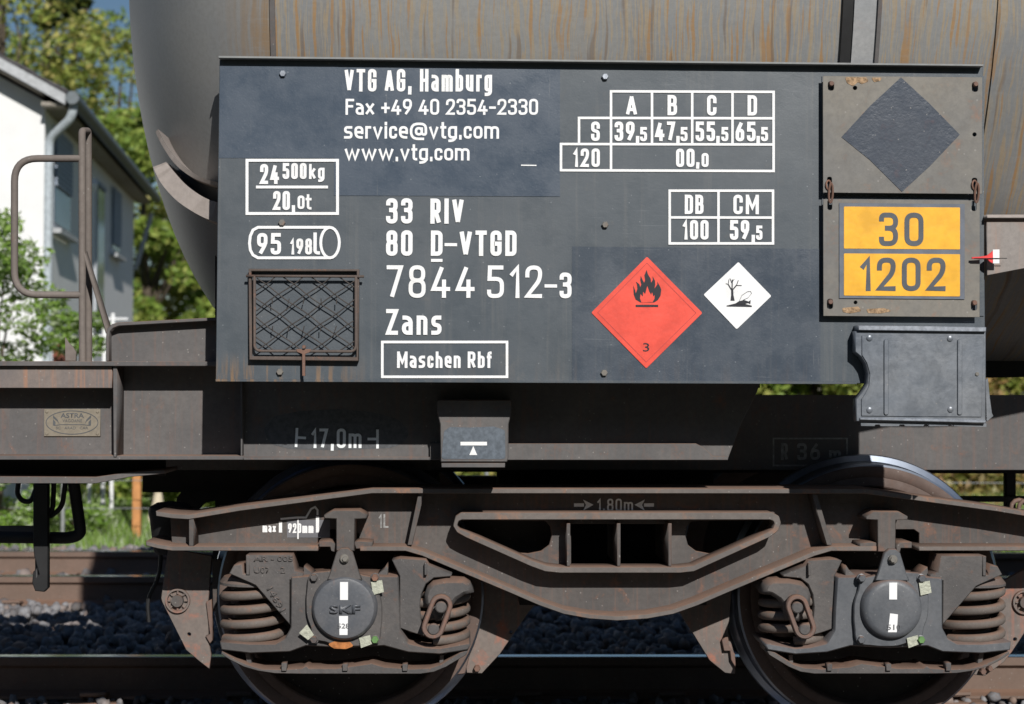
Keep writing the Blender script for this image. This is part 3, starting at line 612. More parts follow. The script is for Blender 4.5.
# tile courses on the visible slope
for k in range(11):
    l0 = -OV-.02+k*.36; z = EZ+.21+l0*PT
    bm = bmesh.new(); v = [bm.verts.new(hp(s, l, zz_)) for s in (-FO-.02, SL+.5) for l, zz_ in ((l0, z), (l0, z+.035), (l0+.40, z+.40*PT+.012), (l0+.40, z+.40*PT-.02))]
    for f in ((0, 1, 2, 3), (7, 6, 5, 4), (0, 4, 5, 1), (1, 5, 6, 2), (2, 6, 7, 3), (3, 7, 4, 0)): bm.faces.new([v[i] for i in f])
    bm_mesh('tile_course', bm, ROOFM, rf)
hbox('soffit', -FO+.03, SL+.45, -OV+.03, .0, EZ-.09, EZ-.05, SOFF)
bm = bmesh.new()  # soffit under the front overhang + barge board following the slope
v = [bm.verts.new(hp(s, l, EZ+.04+l*PT+dz)) for s in (-FO+.04, -.002) for l in (0, WID/2) for dz in (0, .03)]
for f in ((0, 1, 3, 2), (4, 6, 7, 5), (0, 4, 5, 1), (2, 3, 7, 6), (0, 2, 6, 4), (1, 5, 7, 3)): bm.faces.new([v[i] for i in f])
bm_mesh('soffit', bm, SOFF, house)
bm = bmesh.new(); v = [bm.verts.new(hp(s, l, EZ+.06+l*PT+dz)) for s in (-FO-.05, -FO-.01) for l in (-OV, WID/2) for dz in (0, .12)]
for f in ((0, 1, 3, 2), (4, 6, 7, 5), (0, 4, 5, 1), (2, 3, 7, 6), (0, 2, 6, 4), (1, 5, 7, 3)): bm.faces.new([v[i] for i in f])
bm_mesh('barge_board', bm, BARGE, house)
gz = EZ+.0; tube('gutter', [hp(-FO, -OV-.07, gz), hp(SL+.5, -OV-.07, gz)], .075, GUT, house, 10)
tube('downpipe', bend([hp(-FO+.12, -OV-.07, gz-.02), hp(-FO+.14, -OV-.05, gz-.2), hp(.06, -.04, gz-.42), hp(.06, -.04, -.3)], .10), .05, plain('zinc_downpipe', (.45, .50, .53), .5, .1), house, 10)
def hwin(s0, s1, z0, z1, shut, label=None):
    f = hbox('window', s0, s1, -.02, .03, z0, z1, WFR)
    hbox('pane', s0+.07, s1-.07, -.03, -.021, z0+.07, z1-.07, GLS, f)
    n = int((z1-shut)/.06)
    for k in range(n): hbox('shutter_slat', s0+.05, s1-.05, -.055, -.032, shut+k*.06, shut+k*.06+.05, SHUT, f)
    hbox('sill', s0-.06, s1+.06, -.12, -.022, z0-.06, z0-.005, BARGE, f)
hwin(.55, 1.95, 2.95, 4.15, 3.45); hwin(4.5, 5.4, 2.05, 4.0, 3.9); hwin(6.25, 7.35, 3.1, 4.1, 3.25); hwin(.6, 1.9, .5, 1.7, 1.4)
lathe('lamp', hp(3.1, -.12, 3.75), [(.07, -.08), (.09, 0), (.05, .07)], WHITE, house, 14, 'Z')
tube('roof_brace', [hp(SL+.3, -OV, EZ-.28), hp(SL+.1, -.02, EZ-1.25)], .04, BARGE, house, 8)
# white garden railing
rl = thing('garden_railing', 'white metal garden railing with posts left of the sloping wagon plate', 'railing', (-3.9, 12.5, -.3))
for px in (91, 104.5, 113): x, z = P(px, 315, 12.5); tube('railing_post', [(x, 12.5, -.3), (x, 12.5, z+.02)], .022, WHITE, rl, 8)
for py in (319, 336, 352): a = P(84, py, 12.5); b = P(128, py, 12.5); tube('railing_bar', [(a[0], 12.5, a[1]), (b[0], 12.5, b[1])], .014, WHITE, rl, 6)
x, z = P(60, 336, 11.6); box('gate_post', (x-.05, 11.5, -.3), (x+.05, 11.7, z), plain('red_brick_post', (.28, .09, .06), .9), None, .01); tag(COL.objects[-1], 'small red brick gate post between the bush and the handrail', 'gate post')

# ============================================================ TANK WAGON
wagon = thing('tank_wagon', 'grey tank wagon with rust streaked tank, dark grey lettered information board and side frame', 'tank wagon', (0, 1.12, 0))
TC = (1.12, 2.70); TR = 1.46; XL = P(126, 6, 1.12)[0]+.07; XA = P(271, 20, -.30)[0]   # tank axis, radius, dish tip, dish weld
bm = bmesh.new(); prof = [(.001, XL-.0)]
a_ = XA-XL
for k in range(1, 26): th = k/25*math.pi/2; prof.append((TR*math.sin(th), XA-a_*math.cos(th)))
prof += [(TR, XA+.5), (TR, XA+2), (TR, XA+10)]
lathe_bm(bm, (0, TC[0], TC[1]), prof, 160, 'X', False)
tank = bm_mesh('tank', bm, TANK, wagon, True)
def onTank(px, py):                      # where a view ray meets the tank
    d = (_f+_R*((px-512)/FPX)+_U*((352-py)/FPX)).normalized(); p = CAM.copy(); t = 3.5
    while t < 7.5:
        q = CAM+d*t; rr = math.hypot(q.y-TC[0], q.z-TC[1])
        if q.x >= XA: R_ = TR
        elif q.x <= XL: R_ = -1
        else: R_ = TR*math.sqrt(max(0, 1-((XA-q.x)/a_)**2))
        if rr <= R_: return q
        t += .004
    return None
def ring(name, x0, x1, th, m, r0=0.):
    return lathe(name, (0, TC[0], TC[1]), [(TR+r0, x0), (TR+th, x0), (TR+th, x1), (TR+r0, x1)], m, wagon, 160, 'X', True, False)
BANDM = steel('tank_band_steel', (.30, .31, .32), (.36, .36, .36), rust_amt=.12, top=False)
o = ring('weld_seam', XA-.004, XA+.012, .009, FRAME); 
xb = P(855, 30, -.33)[0]; xc = P(878, 30, -.33)[0]; ring('tank_band', xb, xc, .02, BANDM); ring('band_edge', xc, xc+.012, .03, FRAME)
xg = P(846, 30, -.36)[0]; 
lathe('cladding_gap', (0, TC[0], TC[1]), [(TR+.002, xg), (TR+.014, xg+.001), (TR+.014, xb-.002), (TR+.002, xb-.001)], BLACK, wagon, 160, 'X', True, False)
xs_ = P(989, 100, -.2)[0]; ring('weld_seam', xs_-.006, xs_+.006, .007, TANK)
# doubling plate and flange of the saddle on the domed end
def saddle(name, up, lo, off, m, flat=True):
    bm = bmesh.new(); n = 26; grid = []
    def at_(pts, t):
        f = t*(len(pts)-1); i = min(int(f), len(pts)-2); u = f-i
        p0 = pts[max(i-1, 0)]; p1 = pts[i]; p2 = pts[i+1]; p3 = pts[min(i+2, len(pts)-1)]
        return tuple(.5*((2*p1[k])+(-p0[k]+p2[k])*u+(2*p0[k]-5*p1[k]+4*p2[k]-p3[k])*u*u+(-p0[k]+3*p1[k]-3*p2[k]+p3[k])*u**3) for k in (0, 1))
    for i in range(n+1):
        a = at_(up, i/n); b = at_(lo, i/n); row = []
        for j in range(4):
            px = a[0]+(b[0]-a[0])*j/3; py = a[1]+(b[1]-a[1])*j/3; q = onTank(px, py)
            if q is None: q = onTank(px+6, py-3) or Vector((XL, .9, 1.6))
            row.append(q)
        grid.append(row)
    def onto(q, Yq): d = q-CAM; return CAM+d*((Yq-CAM.y)/d.y)
    F = [[bm.verts.new(onto(q, (row[0] if flat else q).y-off*(1-.65*i_/n)+.004*j)) for j, q in enumerate(row)] for i_, row in enumerate(grid)]; Bk = [[bm.verts.new(Vector((v_.co.x, max(v_.co.y+.02, q.y+.02), v_.co.z))) for v_, q in zip(fr, row)] for fr, row in zip(F, grid)]
    for i in range(n):
        for j in range(3): bm.faces.new((F[i][j], F[i+1][j], F[i+1][j+1], F[i][j+1]))
        bm.faces.new((F[i][0], Bk[i][0], Bk[i+1][0], F[i+1][0])); bm.faces.new((F[i][3], F[i+1][3], Bk[i+1][3], Bk[i][3]))
    bm.faces.new([F[0][j] for j in range(4)]+[Bk[0][j] for j in (3, 2, 1, 0)])
    return bm_mesh(name, bm, m, wagon)
PINK = steel('saddle_paint', (.36, .315, .29), (.40, .35, .32), rust_amt=.05, top=False)
saddle('saddle_flange', [(158, 129), (166, 144), (178, 160), (192, 172), (206, 179), (225, 184)], [(155.5, 132), (163, 147), (175, 164), (190, 176), (206, 183), (225, 188)], .27, PINK)
saddle('saddle_plate', [(166, 162), (174, 172), (185, 184), (200, 195), (213, 201), (228, 204)], [(153, 167), (161, 183), (174, 198), (187, 208), (205, 218), (228, 226)], .30, PINK)
# cradle at the right of the board
CRAD = steel('cradle_plate_steel', (.24, .215, .2), (.29, .26, .24), rust=(.40, .2, .12), rust_amt=.25, streak=.3)
plate('cradle_plate', [(987, 222), (1200, 222), (1200, 248), (1160, 256), (1100, 268), (1060, 269), (1024, 268.5), (987, 275.5)], -.32, -.30, CRAD, wagon)
plate('cradle_flange', rect(987, 214.5, 1200, 218), -.335, .1, PINK, wagon)
plate('cradle_web', [(760, 262), (1300, 262), (1300, 372), (760, 382)], .75, .8, DARKP, wagon)
plate('cradle_web', [(215, 215), (760, 240), (760, 388), (215, 388)], .3, .33, DARKP, wagon)
# ---- side frame
YF, YW = -.03, .09
plate('top_flange', [(-60, 361), (206, 361.5), (206, 366), (-60, 366)], YF-.01, .35, FRAME, wagon)
plate('top_flange', [(206, 361.5), (760, 362), (752, 366), (206, 366)], YF-.01, .35, FRAME, wagon)
plate('frame_web', [(-60, 364), (245, 364), (245, 458), (-60, 458)], YW, YW+.02, FRAME, wagon)
plate('bottom_flange', [(-60, 455.5), (243, 456), (243, 459.8), (-60, 459.8)], YF+.01, .35, FRAME, wagon)
plate('rusty_fascia', [(-60, 366.3), (112, 366.3), (112, 388), (-60, 388)], YF+.01, YF+.03, steel('rusty_fascia', (.17, .15, .145), (.22, .18, .16), rust=(.36, .19, .12), rust_amt=.3, streak=.7, top=False), wagon)
plate('stiffener', [(113, 364), (117, 364), (116.5, 457), (113.5, 457)], YF+.005, YW, FRAME, wagon)
plate('stiffener', rect(240.5, 366, 242.5, 456), YF+.02, YW, FRAME, wagon)
plate('lower_rail', [(-60, 476), (95, 477), (130, 472), (165, 470), (165, 473.5), (130, 477), (96, 483.5), (-60, 483.5)], .06, .3, FRAME, wagon)
plate('lower_web', rect(-60, 460, 165, 476), .2, .22, DARKP, wagon)
# sloping upstand above the frame
plate('end_plate', [(107, 362), (107, 330), (111, 325), (240, 319), (240, 362)], .02, .05, FRAME, wagon, r=0)
plate('end_plate_flange', [(106, 336), (107, 329), (112, 324), (118, 322.5), (240, 316), (240, 319), (119, 325.8), (113, 328), (110, 331), (109, 338), (109, 361), (106, 361)], -.02, .3, FRAME, wagon)
# centre pad with the length marking
plate('bolster_plate', [(243, 364), (766, 364), (757, 392), (741, 424), (728, 459), (711, 459), (243, 459)], .02, .05, FRAME, wagon)
plate('bolster_lip', [(243, 457), (430, 457), (430, 460), (243, 460)], .0, .3, FRAME, wagon)
plate('bolster_lip', [(430, 443.5), (696, 443.5), (703, 447), (713, 456), (728, 456.5), (728, 460), (430, 460)], -.003, .017, FRAME, wagon)
# side box with jacking symbol
jb = plate('jacking_box', [(436.5, 400), (512, 400), (511, 414), (508.5, 424), (508.5, 458), (507, 462), (440.5, 462), (440, 424), (437.5, 414)], -.13, .018, FRAME, wagon, .003)
plate('box_lip', rect(441.5, 463, 505, 467.5), -.125, .015, FRAME, jb)
plate('paint_patch', [(444, 431), (450, 427), (470, 427.5), (494, 426.5), (505, 430), (505.5, 459), (441.5, 459)], -.1315, -.1302, plain('blue_grey_patch', (.105, .125, .15), .5, scale=60, var=.25), jb, 0, r=3)
bm = bmesh.new(); pxpoly(bm, rect(460.5, 441.8, 487, 445.4), -.1325); pxpoly(bm, [(469.3, 455), (477.2, 455), (473.3, 446)], -.1325); lett('lettering', bm, WHITE, jb)
# inboard beam of the underframe
beam = plate('underframe_beam', [(-60, 395), (1300, 395), (1300, 470), (-60, 470)], .5, .53, FRAME, wagon)
bm = bmesh.new(); din(bm, 'R', 781, 443, 788, 460, .499); din(bm, '36', 797, 443, 820, 460, .499); din(bm, 'm', 829, 446, 841, 463, .499)
pxline(bm, rect(773.5, 438.5, 847, 465.5), 1.6, .499, True); lett('lettering', bm, DULL, beam)
bm = bmesh.new(); 
for lo_, hi_ in (((-3.5, .85, .86), (5, 1.4, 1.14)), ((-3.5, 1.7, .89), (5, 1.75, 1.15)), ((-3.5, 2.2, .9), (5, 2.25, 1.14))): bx(bm, lo_, hi_)
bm_mesh('centre_sill', bm, DARKP, wagon)
bm = bmesh.new()
for a, b_ in ((-.55, -.10), (.13, .95)): bx(bm, (a, .9, .74), (b_, 1.3, .9))
bm_mesh('cross_member', bm, DARKP, wagon)
bm = bmesh.new(); bx(bm, (-1.15, .55, .8), (-.3, 1.9, .88)); bm_mesh('cross_member', bm, DARKP, wagon)
plate('dark_shade_sheet', [(190, 462), (300, 462), (300, 560), (212, 560), (216, 516), (215, 501), (205, 503), (196, 512), (192, 540), (170, 540), (177, 497), (187, 485)], .95, .98, DARKP, wagon)  # added dark sheet, cut to the black shaded area beside the bogie end
tube('brake_reservoir', [(.2, 1.5, .8), (1.0, 1.5, .8)], .12, DARKP, wagon, 20)
DKP = plain('dark_blue_repaint', (.085, .088, .095), .6, var=.25, scale=50)
plate('paint_patch', fillet([(262, 428), (275, 416), (300, 411), (340, 409), (372, 412), (398, 419), (410, 432), (404, 443), (390, 448), (340, 450), (290, 449), (270, 444)], 14), .0192, .0199, DKP, wagon, 0)
bm = bmesh.new(); din(bm, '17,0m', 311, 428.5, 361.5, 448, .0188, .15)
pxline(bm, [(297, 428), (296, 447)], 2.6, .0186); pxline(bm, [(297, 437.5), (306, 438)], 2.6, .0183)
pxline(bm, [(377.5, 429.5), (377.5, 448.5)], 2.6, .0186); pxline(bm, [(367.5, 439), (377, 439)], 2.6, .0183); lett('lettering', bm, GREYP, wagon)
# maker plate
mp = plate('maker_plate', rect(44, 409, 100.3, 436.3), YW-.006, YW-.001, BRASS, wagon, .0008)
for q in ((47, 411.5), (97.5, 411.5), (47, 433.5), (97.5, 433.5)): bolt(*q, YW-.006, 1.5, BRASS, mp, .003, 'rivet', False)
bm = bmesh.new(); Y_ = YW-.0068
pxline(bm, [(72+26*math.cos(k/36*6.283), 422.5+11.7*math.sin(k/36*6.283)) for k in range(36)], .8, Y_, True)
for s in (-1, 1):
    X_ = lambda u: 72+s*u
    pxpoly(bm, [(X_(19), 415), (X_(19), 418), (X_(14.5), 421.5), (X_(12.5), 424.5), (X_(14.5), 419.5)], Y_-.0001)
    pxpoly(bm, [(X_(19), 419), (X_(19), 425.5), (X_(16.5), 425.5), (X_(16.5), 422)], Y_-.0002)
pxline(bm, [(54, 425.5), (61, 424.6), (83, 424.6), (90, 425.5)], .7, Y_-.0003); lett('emblem', bm, ENGR, mp)
ftext('lettering', 'ASTRA', 60.5, 413, 84, 418, Y_, ENGR, mp, .02); ftext('lettering', 'VAGOANE', 62.5, 419.2, 82, 422.2, Y_-.0004, ENGR, mp)
ftext('lettering', 'SC   ARAD   CAR', 56, 426.6, 88, 429.2, Y_-.0004, ENGR, mp); 
# handrail and ladder post at the wagon end
RAILM = steel('handrail_steel', (.165, .14, .125), (.2, .17, .15), rust_amt=.15, top=False)
Yh = .0
tube('handrail', bend([P3(83, 158.5, Yh), P3(14.5, 158.5, Yh), P3(14.5, 294.5, Yh), P3(82, 295, Yh)], .075, 8), .0115, RAILM, wagon, 14)
tube('handrail_post', bend([P3(82.5, 362, Yh), P3(82, 131, Yh), P3(88.2, 131, Yh+.06), P3(88.6, 362, Yh+.09)], .012, 6), .0118, RAILM, wagon, 14)
plate('post_brace', [(81.5, 250), (84, 250), (108, 326), (109, 336), (105.5, 333)], -.01, .04, RAILM, wagon, .003)
plate('step_bracket', [(65, 337), (69, 343), (73, 347), (76, 352), (76, 361), (65, 361)], .02, .03, RAILM, wagon)
# brake gear hanging below the left frame
tube('brake_rod', [P3(41, 470, .5), P3(41, 575, .5)], .021, BLACK, wagon, 10)
plate('brake_lever', [(33, 484), (48, 484), (48, 588), (44, 592), (35, 591), (32, 583), (33, 572), (37, 568), (37, 576), (39, 574), (34, 556), (33, 545)], .45, .48, BLACK, wagon, .003)
tube('brake_hose', bend([P3(19, 478, .55), P3(17, 494, .55), P3(22, 501, .55), P3(31, 502, .55), P3(37, 486, .56), P3(36, 478, .56)], .04), .009, BLACK, wagon, 10)
tube('brake_hose', bend([P3(54, 478, .5), P3(53, 508, .5), P3(48, 518, .5), P3(62, 508, .5), P3(66, 478, .5)], .04), .009, BLACK, wagon, 10)
tube('brake_pipe', bend([P3(73, 478, .52), P3(81, 534, .52), P3(70, 538, .52), P3(-20, 537, .52)], .07), .021, BLACK, wagon, 12)
plate('step_tread', [(-20, 526), (33, 526), (33, 538), (-20, 538)], .6, .62, FRAME, wagon)
# right end rods
plate('side_rod', rect(1006.5, 465, 1016, 512), .9, .94, BLACK, wagon); plate('side_rod', rect(955, 496.5, 1060, 502), .88, .92, BLACK, wagon)

# ---- information board
YB = -.30
board = plate('information_board', [(219.5, 60), (983, 66.5), (985.5, 366), (985.5, 384), (215.5, 380.8)], YB, YB+.012, BOARD, wagon, .002)
plate('board_top_lip', [(218.5, 55.8), (983.5, 64.3), (983.5, 66), (218.5, 57.8)], YB-.031, YB+.01, steel('lip_steel', (.25, .26, .26), (.3, .3, .29), rust_amt=.1, top=False), board, .0005)
plate('board_bottom_lip', [(215.5, 379), (857, 381.5), (857, 384.2), (215.5, 381.6)], YB-.006, YB+.03, BOARD, board, .001)
plate('board_stay', rect(240, 120, 252, 360), YB+.014, YB+.12, DARKP, board); plate('board_stay', rect(700, 120, 712, 360), YB+.014, YB+.12, DARKP, board)
YS = YB-.0012
def film(pts, m, k=0): return plate('film_patch', pts, YS-.0006*k, YB+.0005, m, board, 0)
film([(220, 66), (338, 67), (338, 158), (219, 158)], FILMB); film([(334, 67.2), (560, 69.5), (560, 196.5), (334, 195.5)], FILMB, 1)
film([(572, 246.5), (820.5, 249), (820.5, 382), (572, 380.6)], FILMD)
for q in ((283, 74), (605, 77), (605, 225), (282, 223), (604, 373), (280, 372)): bolt(*q, YB, 3.6, GALVL if q[1] < 100 else PLATEM, board, .012)
YT = YB-.0028
WP = WHITE
def L(*items, m=WP, Y=YT):
    bm = bmesh.new()
    for it in items:
        if isinstance(it[0], str): din(bm, it[0], *it[1:5], Y, *(it[5:]))
        else: pxline(bm, it[0], it[1], Y-.0001*(it[3] if len(it) > 3 else 6), it[2])
    return lett('lettering', bm, m, board)
L(('VTG AG, Hamburg', 344.5, 69, 492, 91.5, .15, .17))
L(('Fax +49 40 2354-2330', 345.5, 98.8, 538, 114.8, .15, .07))
L(('service@vtg.com', 344, 121.8, 499, 138.6, .15, .07))
L(('www.vtg.com', 344.5, 144, 469.5, 160.4, .15, .07))
L(([(521, 165.2), (536.5, 165.4)], 1.1, False))
L((rect(247, 160.3, 337.5, 213.5), 2.9, True), ('24', 260, 164, 279, 184, .17), ('500', 282.5, 163, 306.5, 179, .19), ('kg', 309, 164, 324.5, 179, .17), ([(256, 187), (328, 187)], 2.8, False, 8),
  ('20,', 273, 191, 295, 210, .17), ('0', 297.5, 195.5, 304.5, 209, .19), ('t', 305.5, 194, 311.5, 209.5, .16))
tk = [(330, 227.3), (258, 227.3), (253, 230), (250.3, 236), (249.5, 243), (250.3, 250), (253, 255), (258, 257.8), (330, 257.8)]
L((tk, 2.8, False), ([(330+9.3*math.cos(k/24*6.283), 242.6+15.2*math.sin(k/24*6.283)) for k in range(24)], 2.8, True, 9), ('95', 257, 233, 281, 254.5, .17), ('198', 290, 238.5, 312, 254.5, .18), ('l', 312.5, 232.5, 320, 254.5, .15))
L(('33', 386, 198.2, 412.5, 223.5, .17), ('RIV', 430.3, 198.5, 463.5, 223.7, .17, .16)); L(('80', 386, 230.2, 412.5, 255.8, .17), ('D', 430.8, 230.5, 442.5, 255.8, .17), ('-', 444.5, 230.5, 457, 256, .12), ('VTGD', 459.5, 230.5, 516.5, 256, .17, .15), ([(431, 260.4), (442.5, 260.4)], 3, False))
L(('7844', 386.5, 265.2, 474.5, 297.8, .125, .14), ('512', 487, 265.4, 542, 298, .125, .14), ('-', 544.5, 271, 557, 298, .12), ('3', 559.5, 272.5, 571.5, 298.2, .16))
L(('Zans', 386, 309, 441.5, 334.8, .16, .14)); L((rect(382.3, 342, 507, 376.8), 2.6, True), ('Maschen Rbf', 397, 351.5, 491.5, 368, .17, .12))
# load table
w2 = 2.5; cols = (611, 652, 692.2, 732.5, 773.6)
it = [([(610, 91.3), (774.8, 91.9)], w2, False, 1), ([(578, 117.9), (774.8, 118.3)], w2, False, 1), ([(560, 144), (774.8, 144.5)], w2, False, 1), ([(560, 170.2), (774.8, 171)], w2, False, 1)]
it += [([(611, 90.2), (611, 171)], w2, False, 3), ([(773.6, 90.8), (773.6, 172)], w2, False, 3), ([(579, 116.7), (579, 145)], w2, False, 3), ([(561, 143), (561, 171.4)], w2, False, 3)]
it += [([(c, 91), (c, 144.5)], w2, False, 3) for c in cols[1:4]]
L(*it)
L(('A', 626, 95, 637, 115.2, .17), ('B', 667.5, 95, 677, 115.2, .17), ('C', 707, 95, 716.5, 115.4, .17), ('D', 747.5, 95.2, 757, 115.5, .17), ('S', 591, 121.5, 599.8, 141, .17), ('39', 614.5, 121.5, 634.5, 141, .18), ('47', 655, 121.5, 675, 141, .18), ('55', 695.5, 121.5, 715, 141.2, .18), ('65', 735.5, 121.7, 755.5, 141.3, .18),
  *[(',', c, 121, c+3.5, 141, .17) for c in (635.8, 676.2, 716.2, 756.4)], *[('5', c, 127, c+7, 141.2, .2) for c in (640, 680.5, 721.3, 761)], ('120', 573, 148.4, 599.8, 167, .17), ('00', 676, 148.6, 694.5, 167, .18), (',', 695.8, 148, 699.6, 167, .17), ('0', 701.5, 153, 708.6, 167, .2))
L((rect(669.7, 190.7, 773, 243.4), w2, True, 1), ([(718.5, 190), (718.5, 243.6)], w2, False, 3), ([(669, 217.4), (773.8, 217.6)], w2, False, 5))
L(('DB', 684.7, 194.7, 703.5, 214, .17), ('CM', 733.3, 194.7, 758.8, 214.2, .17), ('100', 682.5, 220, 708.5, 239.6, .17), ('59', 729.8, 220, 749.2, 239.8, .18), (',', 751.5, 220, 755, 239.8, .17), ('5', 756, 225.5, 762.4, 239.9, .2))
# hazard placards
rp = plate('flammable_placard', [(591.3, 312.6), (647, 256.6), (702.4, 312.9), (646.3, 368.4)], YT-.001, YT, RED, board, 0, r=1.5); tag(rp, 'red diamond placard with black flame')
Yp = YT-.0016; bm = bmesh.new(); pxline(bm, [(597.8, 312.6), (647, 263), (696, 312.9), (646.3, 362)], .7, Yp, True); lett('placard_border', bm, REDD, rp)
bm = bmesh.new()
fl = [(262,230),(270,250),(272,262),(279,244),(277,225),(272,213),(287,224),(291,236),(295,226),(291,208),(293,190),(301,207),(307,218),(311,206),(308,188),(317,165),(323,184),(334,202),(336,218),(343,206),(342,191),(352,210),(353,226),(350,242),(357,232),(362,224),(361,213),(372,232),(378,246),(375,272),(364,290),(348,300),(292,300),(272,288),(264,268)]
pxpoly(bm, [(570+x/4.14, 230+y/4.14) for x, y in fl], Yp-.0002); pxpoly(bm, rect(635.7, 304.8, 658.2, 307), Yp-.0002)
lett('flame_symbol', bm, INK, rp)
bm = bmesh.new(); fi = [(296,300),(290,282),(292,266),(301,276),(303,256),(311,266),(320,232),(328,256),(336,268),(340,258),(345,276),(350,270),(350,284),(342,298)]
pxpoly(bm, [(570+x/4.14, 230+y/4.14) for x, y in fi], Yp-.0005); lett('flame_symbol', bm, RED, rp)
ftext('lettering', '3', 643, 343, 649.3, 351.6, Yp, INK, rp, .005)
wp = plate('environment_placard', [(703.6, 294.7), (738.4, 261.9), (771.4, 296), (736.7, 329.3)], YT-.001, YT, WHITE, board, 0, r=1.5); tag(wp, 'white diamond placard with dead tree and fish')
bm = bmesh.new(); Zp = lambda x, y: (570+x/4.14, 230+y/4.14)
pxpoly(bm, [Zp(*q) for q in [(648,313),(680,305),(700,300),(725,306),(753,313),(753,319),(648,317)]], Yp)
pxpoly(bm, [Zp(*q) for q in [(664,293),(667,270),(667,246),(676,246),(677,270),(682,293)]], Yp)
for k, (a, b, w_) in enumerate((((670, 250), (655, 225), 1.2), ((655, 225), (645, 222), .7), ((655, 226), (658, 205), .7), ((671, 248), (672, 205), 1.1), ((672, 225), (662, 200), .6), ((673, 248), (690, 228), 1.2), ((690, 228), (697, 208), .7), ((690, 229), (711, 230), .7), ((672, 215), (680, 203), .6))): pxline(bm, [Zp(*a), Zp(*b)], w_, Yp-.0002-.0001*k)
pxpoly(bm, [Zp(*q) for q in [(684,305),(700,294),(722,290),(740,296),(748,289),(747,306),(738,302),(715,308)]], Yp-.0012)
lett('tree_and_fish_symbol', bm, INK, wp)
bm = bmesh.new(); pxline(bm, [Zp(*q) for q in [(702,292),(712,270),(735,255),(748,254),(752,262),(738,280),(716,290)]], .35, Yp-.0013); lett('fish_outline', bm, INK, wp)
# ---- folding plate holder at the right of the board
YP = YB-.030
def slot(cx, cy, w_, h_): return fillet([(cx-w_, cy-h_), (cx+w_, cy-h_), (cx+w_, cy+h_), (cx-w_, cy+h_)], w_*.9)
up = plate('placard_plate', [(823, 75.8), (982.3, 77.3), (982.3, 194), (823, 192.7)], YP, YP+.004, PLATEM, wagon, .001,
   holes=[slot(831, 86, 3, 4.6), slot(975, 87, 3, 4.8), circ(855, 88, 2.1, 12), circ(974.5, 134.5, 2, 12), slot(829.5, 183, 2.3, 6), slot(974.5, 184, 2.6, 6)])
tag(up, 'upper dirty beige plate with painted-over dark diamond')
FLK = plain('flaked_tan_rust', (.33, .22, .13), .9, var=.5, scale=90, bump=.8)
for q in ([(845, 77), (866, 77.3), (869, 81), (862, 84), (858, 82), (853, 86), (847, 83)], [(871, 77.5), (882, 77.6), (880, 81), (874, 82)]): plate('rust_patch', fillet(q, 1.5), YP-.0012, YP-.0002, FLK, up, 0)
plate('painted_diamond', [(841.5, 137), (870, 106), (901, 77.3), (930, 104), (959.8, 134.6), (930, 166), (902, 191.8), (870, 160)], YP-.0015, YP-.0002, DIAM, up, 0)
lp = plate('placard_plate', [(823.3, 199), (979.8, 200.5), (979.8, 317.2), (823.3, 316)], YP, YP+.004, PLATEM, wagon, .001,
   holes=[slot(830, 304, 2.9, 5), slot(974, 305.5, 2.9, 5), circ(855.5, 302.5, 1.8, 12), slot(829.8, 205, 2.3, 5), slot(974, 206, 2.4, 5)])
tag(lp, 'lower plate carrying the orange number panel')
plate('placard_backing', rect(822, 76, 984, 316), YB-.004, YB-.0015, BOARD, board, 0)
for q, o_ in (((831, 84), up), ((975, 84.5), up), ((830, 302), lp), ((974, 303), lp)):
    bolt(*q, YP+.0, 2.6, RUSTY, o_, .012, 'pin', False)
for cx in (830.5, 976.5):
    c_ = P3(cx, 193, YP-.004); tube('chain_link', [c_+Vector((.006*math.sin(k/16*6.283)+.001, -.006*math.cos(k/16*6.283), .03*math.cos(k/16*6.283))) for k in range(16)], .0035, RUSTY, lp, 6, True)
    c_ = P3(cx-2, 185, YP-.001); tube('chain_link', [c_+Vector((.008*math.sin(k/16*6.283), .004*math.sin(k/16*6.283), .014*math.cos(k/16*6.283))) for k in range(16)], .003, RUSTY, up, 6, True)
for q in ([(842, 308), (858, 306.5), (862, 311), (850, 313.5), (843, 312)], [(866, 309), (884, 308), (893, 311), (880, 313.5), (868, 313)]): plate('rust_patch', fillet(q, 1.5), YP-.0012, YP-.0002, FLK, lp, 0)
bp = plate('number_panel', [(839.3, 203), (964.7, 204), (964.7, 299.3), (839.3, 298.3)], YP-.004, YP-.0002, ORBACK, lp, .0005)
plate('orange_field', [(844, 206.5), (960, 207.5), (960, 249.4), (844, 248.5)], YP-.0052, YP-.0041, ORANGE, lp, 0, r=1); plate('orange_field', [(844, 253.4), (960, 254.2), (960, 296.4), (844, 295.5)], YP-.0052, YP-.0041, ORANGE, lp, 0, r=1)
bm = bmesh.new(); din(bm, '30', 879, 212.5, 923.5, 246, YP-.0056, .15, .13); din(bm, '1202', 860, 257.5, 945.5, 291, YP-.0056, .15, .13); lett('digits', bm, DIGIT, lp)
